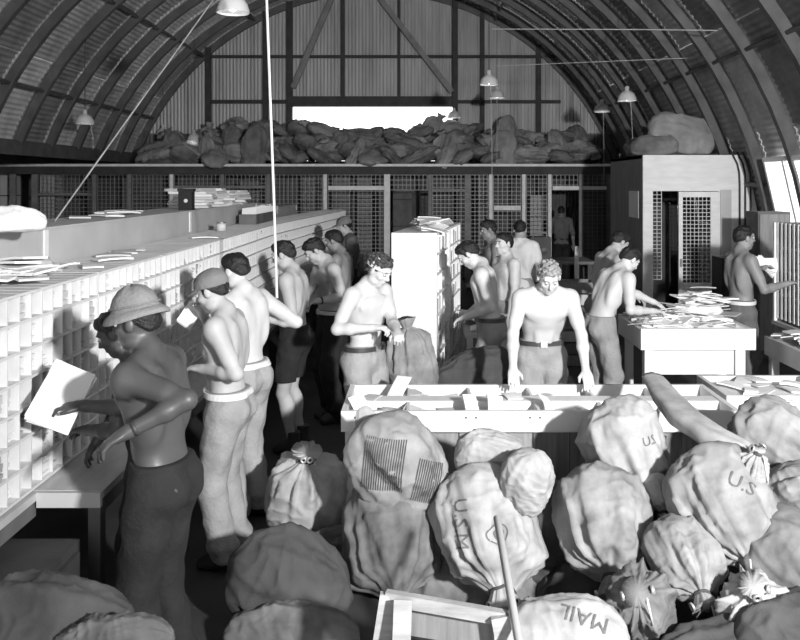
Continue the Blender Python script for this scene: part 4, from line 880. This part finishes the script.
def sack(label, c, axis, L, R_, m, seed, neck=True, flat=1.0, floor=None, roll=0.0, group=None, pleat=1.0, nu=104, nv=72, grommets=2, cord=True, name='mail_sack', cat='sack', crumple=1.4):
    V, Fq = sack_verts(L, R_, seed, neck, nu, nv, flat, pleat, crumple); ax = Vector(axis).normalized()
    q = Vector((0, 0, 1)).rotation_difference(ax).to_matrix() @ Matrix.Rotation(roll, 3, 'Z'); M = np.array(q)
    tt = np.append(np.repeat(np.linspace(0, 1, nv), nu), (0, 1)); mid = .40*L if neck else .5*L; V = (V-np.array((0, 0, mid)))@M.T+np.array(c)
    if neck and ax.z < .25: V[:,2] -= np.clip(tt-.80, 0, 1)*L*.45
    fl_ = 0.0 if floor is None else floor
    low = V[:,2] < fl_+.05; zz = V[:,2]; V[:,2] = np.where(zz < fl_+.06, fl_+.06*np.exp((np.minimum(zz, fl_+.06)-fl_-.06)/.06), zz)
    base = Vector((float(c[0]), float(c[1]), float(V[:,2].min())))
    me = bpy.data.meshes.new(name); me.from_pydata([tuple(v) for v in (V-np.array(base))], [], Fq); me.materials.append(MATS[m]); me.polygons.foreach_set('use_smooth', [True]*len(me.polygons)); me.update()
    o = link(name, me, None, base); tag(o, label, cat, group); ROOT[o.name] = base
    bvh = BVHTree.FromPolygons([Vector(v) for v in V], Fq)
    if neck and cord:
        kn = int(nv*.868); ring = V[kn*nu:(kn+1)*nu]; cc_ = ring.mean(0); pts = [Vector(cc_+(r-cc_)*1.06) for r in ring[::4]]; pts.append(pts[0])
        part('tie_cord', MB().tube(pts, .009, 6, False), 'cord_dark', o, True)
        part('cord_end', MB().tube([pts[0], pts[0]+ax*.03+Vector((0, -.03, -.04)), pts[0]+Vector((.02, -.04, -.13))], .006, 5), 'cord', o, True)
        for g in range(grommets):
            j = int(nu*(.12+.33*g)) % nu
            best = min(range(nu), key=lambda jj: V[(nv-3)*nu+jj][1]+.25*abs(((jj-j+nu/2) % nu)-nu/2)/nu)   # on the rim, towards the room
            jj = (best+g*7) % nu; p = Vector(V[(nv-3)*nu+jj]); nr = (p-Vector(cc_)); nr = (nr-ax*nr.dot(ax)*.6).normalized(); Mq = Vector((0, 0, 1)).rotation_difference(nr).to_matrix()
            gr = part('grommet', MB().lathe([(.008, .0), (.010, .006), (.019, .008), (.021, .002), (.019, -.003)], 14, p+nr*.004, Mq), 'brass', o, True)
            part('grommet_hole', MB().lathe([(.0, .003), (.0095, .003)], 12, p+nr*.004, Mq), 'black', gr)
    SACKS[o.name] = bvh; return o
def stamp(o, text, px, py, size, ang, m='ink', off=.006):
    # lettering laid on the sack's cloth: start from where the photo shows it, follow the surface
    bvh = SACKS[o.name]; eye = Vector((0, 0, H)); dirv = (P(px, py, 5)-eye).normalized(); h_ = bvh.ray_cast(eye, dirv)
    if h_[0] is None: print('STAMP MISS', text); return
    c, nr = h_[0], h_[1]
    if nr.dot(dirv) > 0: nr = -nr
    nr = (nr*.6-dirv*.4).normalized()
    up = Vector((0, 0, 1)); xa = up.cross(nr).normalized(); ya = nr.cross(xa); ca, sa = math.cos(ang), math.sin(ang); xa, ya = xa*ca+ya*sa, ya*ca-xa*sa
    if isinstance(text, str):
        cu = bpy.data.curves.new('txt', 'FONT'); cu.body = text; cu.size = size; cu.align_x = 'CENTER'; cu.align_y = 'CENTER'; cu.resolution_u = 2; to = bpy.data.objects.new('txt', cu); C.objects.link(to)
        dg = bpy.context.evaluated_depsgraph_get(); me = bpy.data.meshes.new_from_object(to.evaluated_get(dg)); bpy.data.objects.remove(to); bpy.data.curves.remove(cu)
        bm = bmesh.new(); bm.from_mesh(me); bpy.data.meshes.remove(me)
        bmesh.ops.triangulate(bm, faces=bm.faces[:])
        for _ in range(2): bmesh.ops.subdivide_edges(bm, edges=[e for e in bm.edges if e.calc_length() > size*.12], cuts=1, use_grid_fill=False); bmesh.ops.triangulate(bm, faces=bm.faces[:])
        bm.verts.ensure_lookup_table(); vs = [(v.co.x, v.co.y) for v in bm.verts]; fs = [tuple(v.index for v in f.verts) for f in bm.faces]; bm.free()
    else: vs, fs = text
    mb = MB()
    for (x, y) in vs:
        p = c+xa*x+ya*y+nr*.25; hh = bvh.ray_cast(p, -nr, .6)
        mb.v.append(tuple(hh[0]+nr*off if hh[0] is not None else c+xa*x+ya*y+nr*off))
    mb.f = fs; return part('lettering' if isinstance(text, str) else 'marking', mb, m, o)
def ring2d(r0, r1, n=24):
    vs = [(r*math.cos(2*math.pi*j/n), r*math.sin(2*math.pi*j/n)) for r in (r0, r1) for j in range(n)]; return vs, [(j, (j+1) % n, n+(j+1) % n, n+j) for j in range(n)]
def grid2d(w_, h_, n=12):
    vs = [(-w_/2+w_*i/n, -h_/2+h_*j/n) for j in range(n+1) for i in range(n+1)]; return vs, [(j*(n+1)+i, j*(n+1)+i+1, (j+1)*(n+1)+i+1, (j+1)*(n+1)+i) for j in range(n) for i in range(n)]
def stripes2d(w_, h_, n, wd):
    vs, fs = [], []
    for k in range(n):
        x = -w_/2+w_*(k+.5)/n
        for j in range(9): y = -h_/2+h_*j/8; vs += [(x-wd/2, y), (x+wd/2, y)]
        for j in range(8): a = k*18+2*j; fs.append((a, a+1, a+3, a+2))
    return vs, fs

# centre pile
a = sack('big mottled sack tied at the bottom under the striped one', P(394, 532, 4.75), (.12, -.62, -.62), .80, .29, 'canvas_mid', 1)
b = sack('plump sack with striped ticking panels on top of the centre pile', P(398, 466, 4.72), (-.50, .1, .62), .62, .265, 'canvas', 2, neck=False, flat=.72)
stamp(b, stripes2d(.23, .27, 18, .0055), 382, 468, .1, -.08, 'canvas_dark'); stamp(b, stripes2d(.15, .22, 12, .0055), 428, 482, .1, -.25, 'canvas_dark')
sack('pointed canvas corner standing up at the left end of the tray table', P(372, 436, 4.95), (-.35, .1, 1), .36, .075, 'canvas_light', 3, neck=False, flat=.5)
c_ = sack('pale sack stencilled with a ring mark behind the broom handle', P(488, 526, 4.55), (.15, -.68, -.62), .76, .29, 'canvas_light', 4)
stamp(c_, ring2d(.046, .051), 500, 534, .1, 0, 'ink_faded'); stamp(c_, ring2d(.020, .030), 500, 534, .1, 0, 'ink_faded'); stamp(c_, 'U.S.M', 461, 524, .105, -1.45, 'ink_faded')
sack('white sack slung on top of the pile in the middle', P(490, 458, 4.75), (1, -.15, -.10), .52, .155, 'canvas_light', 5, flat=.8, cord=False)
sack('small pale bag hanging over the edge of the stencilled sack', P(527, 482, 4.45), (.2, -.3, .9), .38, .14, 'canvas_light', 6, neck=False)
sack('pale drawstring sack standing by the men\'s legs', P(305, 494, 5.35), (.08, -.25, 1), .62, .26, 'canvas_light', 7, pleat=1.5)
sack('grey sack lying under the pale drawstring sack', P(330, 560, 5.0), (1, .1, .05), .5, .18, 'canvas_mid', 70, neck=False)
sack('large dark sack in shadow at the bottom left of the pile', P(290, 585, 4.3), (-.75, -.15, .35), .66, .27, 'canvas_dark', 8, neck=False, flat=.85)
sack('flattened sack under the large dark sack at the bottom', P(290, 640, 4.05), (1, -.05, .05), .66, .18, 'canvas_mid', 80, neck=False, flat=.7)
# on and before the right end of the tray table
d_ = sack('pale sack slumped over the front of the tray table', P(622, 446, 4.9), (.35, -.30, -.85), .66, .285, 'canvas_light', 9, flat=.85, pleat=1.4)
stamp(d_, 'U.S', 650, 441, .07, .1, 'ink_faded')
e_ = sack('round full sack with three grommets in the middle of the right pile', P(606, 522, 4.5), (-.05, -.72, -.58), .72, .26, 'canvas', 10, pleat=1.5, grommets=3)
f_ = sack('large full sack with a white toggle in the right pile', P(720, 504, 4.35), (.22, -.68, -.58), .74, .265, 'canvas', 11, pleat=1.5)
stamp(f_, 'U.S', 742, 484, .10, -.4, 'ink_faded')
sack('broad sack folded over the plank table at the right edge', P(778, 446, 4.75), (.75, -.5, -.5), .72, .27, 'canvas', 12, flat=.8, pleat=1.6)
sack('knotted neck of a pale sack poking up in the right pile', P(752, 474, 4.3), (.1, -.3, .9), .30, .085, 'canvas_light', 13, pleat=2)
sack('small grey sack tied with a white toggle low in the right pile', P(686, 556, 4.15), (.12, -.8, -.45), .48, .18, 'canvas', 14, pleat=2)
g_ = sack('pale sack tied with string at the bottom right', P(756, 612, 3.85), (-.25, -.45, .75), .42, .165, 'canvas_light', 15, pleat=2)
part('string', MB().tube([P(750, 560, 4.0), P(751, 572, 3.9), P(750, 584, 3.8)], .006, 6), 'cord', g_)
sack('grey sack bulging in at the right edge', P(790, 560, 4.15), (.5, -.3, -.5), .62, .23, 'canvas_mid', 16, pleat=1.4)
sack('light sack at the right edge above the bulging grey one', P(800, 496, 4.35), (.3, -.5, .4), .5, .17, 'canvas', 17, pleat=1.6)
h2 = sack('pale sack stencilled MAIL upside down at the bottom edge', P(562, 640, 3.75), (.95, -.1, .05), .62, .185, 'canvas_light', 18, neck=False, flat=1.0)
stamp(h2, 'MAIL', 584, 617, .095, math.pi-.12, 'ink_faded')
sack('crumpled dark sack with grommets beside the stencilled bottom sack', P(640, 602, 3.95), (-.2, -.6, .45), .44, .17, 'canvas_mid', 19, pleat=2.2)
sack('pale sack mouth hanging below the slumped table sack', P(658, 492, 4.6), (.15, -.5, -.7), .24, .075, 'canvas_light', 20, pleat=2)
# filling sacks in the shade between
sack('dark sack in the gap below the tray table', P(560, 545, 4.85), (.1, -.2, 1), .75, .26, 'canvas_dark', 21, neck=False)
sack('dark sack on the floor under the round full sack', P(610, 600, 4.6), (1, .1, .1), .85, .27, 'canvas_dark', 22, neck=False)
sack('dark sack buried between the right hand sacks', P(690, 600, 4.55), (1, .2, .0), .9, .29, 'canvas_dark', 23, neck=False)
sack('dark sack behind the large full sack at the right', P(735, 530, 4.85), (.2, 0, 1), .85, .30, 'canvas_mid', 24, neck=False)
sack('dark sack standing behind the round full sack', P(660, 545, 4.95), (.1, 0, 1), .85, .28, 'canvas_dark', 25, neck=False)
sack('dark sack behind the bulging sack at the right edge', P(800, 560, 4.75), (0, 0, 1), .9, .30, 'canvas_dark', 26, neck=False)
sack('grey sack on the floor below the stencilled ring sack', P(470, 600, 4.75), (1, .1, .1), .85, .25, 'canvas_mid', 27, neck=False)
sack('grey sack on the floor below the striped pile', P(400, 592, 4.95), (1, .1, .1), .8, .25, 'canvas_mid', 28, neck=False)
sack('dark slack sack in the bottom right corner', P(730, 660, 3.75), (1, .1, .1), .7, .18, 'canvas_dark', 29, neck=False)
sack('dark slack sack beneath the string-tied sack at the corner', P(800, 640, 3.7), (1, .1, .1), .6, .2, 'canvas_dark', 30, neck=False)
# dark draped sacks at the bottom left corner
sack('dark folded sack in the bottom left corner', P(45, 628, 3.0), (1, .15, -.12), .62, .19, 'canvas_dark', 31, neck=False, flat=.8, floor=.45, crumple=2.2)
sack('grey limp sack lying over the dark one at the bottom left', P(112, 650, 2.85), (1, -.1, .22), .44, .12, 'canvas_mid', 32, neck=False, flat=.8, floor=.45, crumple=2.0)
t = empty('packing_crate', (-1.3, 3.0, 0), 'dark packing crate under the folded sacks at the bottom left', 'crate')
for k in range(4): part('slat', MB().box(-1.75, -.85, 2.72, 3.22, .005+k*.115, .11+k*.115), 'dark_wood', t)
# sack held by the headband man, dark sack before the khaki shorts
sack('open sack gripped by the man with the headband', P(412, 366, 6.75), (-.12, -.05, 1), .78, .20, 'canvas', 33, flat=.8, pleat=1.6, cord=False)
sack('dark full sack lying behind the tray table by the aisle case', P(475, 378, 6.9), (1, .2, .25), .75, .22, 'canvas_dark', 34, neck=False, flat=.8)
# long limp rolled sack draped down over the pile
pts = [P(652, 378, 5.5), P(664, 396, 5.2), P(684, 418, 4.85), P(712, 437, 4.6), P(740, 450, 4.45), P(752, 458, 4.4)]
mb = MB(); n = 26; rs = [.055, .072, .085, .080, .068, .060]
cur = []
for i in range(len(pts)-1):
    for k in range(8):
        f_q = k/8; cur.append((pts[i].lerp(pts[i+1], f_q), rs[i]+(rs[i+1]-rs[i])*f_q))
cur.append((pts[-1], rs[-1]))
i0 = 0
for k, (p, r) in enumerate(cur):
    t_ = (cur[min(k+1, len(cur)-1)][0]-cur[max(k-1, 0)][0]).normalized(); x = Vector((0, 0, 1)).cross(t_).normalized(); y = t_.cross(x)
    for j in range(n):
        a = 2*math.pi*j/n; rr = r*(1+.10*math.sin(3*a+.5)+.07*math.sin(5*a+k*.12)+.03*math.sin(9*a)); mb.v.append(tuple(p+x*rr*1.15*math.cos(a)+y*rr*.75*math.sin(a)))
for k in range(len(cur)-1):
    for j in range(n): a_, b_ = k*n+j, k*n+(j+1) % n; mb.f.append((a_, b_, b_+n, a_+n))
mb.f += [tuple(reversed(range(n))), tuple((len(cur)-1)*n+j for j in range(n))]
solo('empty_sack', mb, 'canvas_light', 'long limp empty sack draped over the plank table down the right pile', 'sack', smooth=True)
# ---------------------------------------------------------------- sack heap on the storage deck
prot = []
for k in range(6):
    V, Fq = sack_verts(1.10, .31, 50+k, k % 2 == 0, 52, 38, .55, 1.8, 2.6); V = V-np.array((0, 0, .45))
    for m in ('canvas_deck', 'canvas_deck', 'canvas_deck2', 'canvas_light' if k == 1 else 'canvas_deck2'):
        me = bpy.data.meshes.new('mail_sack'); me.from_pydata([tuple(v) for v in V], [], Fq); me.materials.append(MATS[m]); me.polygons.foreach_set('use_smooth', [True]*len(me.polygons)); me.update(); prot.append(me)
rg = random.Random(21)
def heap_top(px):
    pts = [(40, 150), (70, 135), (110, 128), (160, 132), (215, 130), (240, 118), (285, 118), (305, 120), (320, 128), (335, 122), (355, 124), (380, 133), (402, 118), (415, 121), (440, 124), (465, 122), (500, 128), (540, 130), (600, 138), (640, 140)]
    for (a, b) in zip(pts[:-1], pts[1:]):
        if a[0] <= px <= b[0]: return a[1]+(b[1]-a[1])*(px-a[0])/(b[0]-a[0])
    return 150
cnt = 0
for row, (d, n, frac) in enumerate(((20.1, 26, .98), (19.75, 27, .78), (19.4, 27, .55), (19.05, 28, .30), (18.8, 24, .10))):
    for k in range(n):
        px = 62+(612-62)*(k+rg.uniform(.15, .85))/n; zt_ = PZ(heap_top(px), d); z = ZD+(zt_-ZD-.22)*frac*rg.uniform(.8, 1.0)+.10
        z = max(z, ZD+.12); x = PX(px, d)
        if (x-XC)**2+(z+.3-ZC)**2 > (R-.72)**2: continue
        o = link('mail_sack', rg.choice(prot), None, (x, d+rg.uniform(-.1, .1), z)); sc = rg.uniform(.75, 1.1)
        up = rg.random() < .15
        o.rotation_euler = ((rg.uniform(-.5, .5)) if up else math.pi/2+rg.uniform(-.5, .5), rg.uniform(-.5, .5) if up else rg.uniform(-.6, .6), rg.uniform(0, 6.28)); o.scale = (sc, sc, sc*rg.uniform(.85, 1.05))
        side = 'left' if px < 285 else 'middle' if px < 460 else 'right'
        tag(o, {'left': 'dark sack in the heap on the deck, left of the bright opening', 'middle': 'dark sack in the deck heap just below the bright opening', 'right': 'dark sack in the deck heap, right of the bright opening'}[side], 'sack', 'sacks heaped on the storage deck, '+side)
for k, (px, py, L, r, m, axv, d) in enumerate(((640, 150, .7, .2, 'canvas_deck', (1, .6, .1), 14.2), (682, 136, 1.15, .36, 'canvas_deck2', (1, .1, -.22), 13.5), (655, 148, .75, .22, 'canvas_deck', (1, -.3, .1), 13.4), (620, 150, .6, .2, 'canvas_deck', (1, .2, .1), 14.6))):
    if k == 3: px, py = 668, 140
    sack(['dark sack at the left end of the booth roof', 'largest humped pale sack on the roof of the white booth', 'dark sack before the hump on the booth roof', 'dark sack behind the hump on the booth roof'][k], P(px, py, d), axv, L, r, m, 60+k, neck=False, flat=.7, floor=bz, nu=48, nv=36, pleat=2.0)
# ---------------------------------------------------------------- sawhorse stool and broom handle in front
t = empty('step_stool', (.1, 3.3, 0), 'rough white wooden step stool in the foreground', 'stool')
ds = 3.35; A_, B_ = P(383, 598, ds), P(508, 622, ds-.12)
part('top_rail', MB().beam(P(386, 597, ds), P(506, 618, ds-.1), .05, .035, up=(0, 1, 0)), 'worn_white', t)
part('tread', MB().beam(P(400, 618, ds+.03), P(494, 633, ds-.05), .11, .03, up=(0, 1, 0)), 'grey_wood', t)
for (q0, q1, dd) in ((P(389, 594, ds), Vector((P(389, 594, ds).x-.10, ds-.08, 0)), 0), (P(403, 600, ds-.06), Vector((P(403, 600, ds).x-.02, ds-.35, 0)), 0), (P(500, 616, ds-.12), Vector((P(500, 616, ds).x+.10, ds-.18, 0)), 0), (P(492, 612, ds+.1), Vector((P(492, 612, ds).x+.04, ds+.2, 0)), 0)):
    part('leg', MB().beam(q0, q1, .07, .04, up=(0, 1, 0)), 'worn_white', t)
p0, p1 = P(497, 518, 3.70), P(522, 660, 3.02)
t = empty('broom', (p1.x+.02, 3.1, 0), 'wooden broom handle leaning upright before the stencilled sack', 'broom')
d3 = (p1-p0).normalized(); pe = p0+d3*((p0.z-.08)/-d3.z)
part('handle', MB().tube([p0-d3*.005, p0, p0.lerp(pe, .5), pe], [.010, .0165, .0165, .0165], 12), 'pale_box', t, True)
part('head', MB().obox((pe.x, pe.y, .055), Matrix.Rotation(.2, 3, 'Z'), .30, .06, .05), 'mid_wood', t); part('bristles', MB().obox((pe.x, pe.y, .016), Matrix.Rotation(.2, 3, 'Z'), .30, .07, .028), 'dark_wood', t)

sack('crumpled white cloth heap on the nearest pale case at the left edge', P(12, 224, 4.6), (1, .3, .05), .36, .10, 'cloth_white', 90, neck=False, flat=.8, floor=zt+.002, nu=48, nv=36, name='white_cloth', cat='cloth', crumple=2.0)
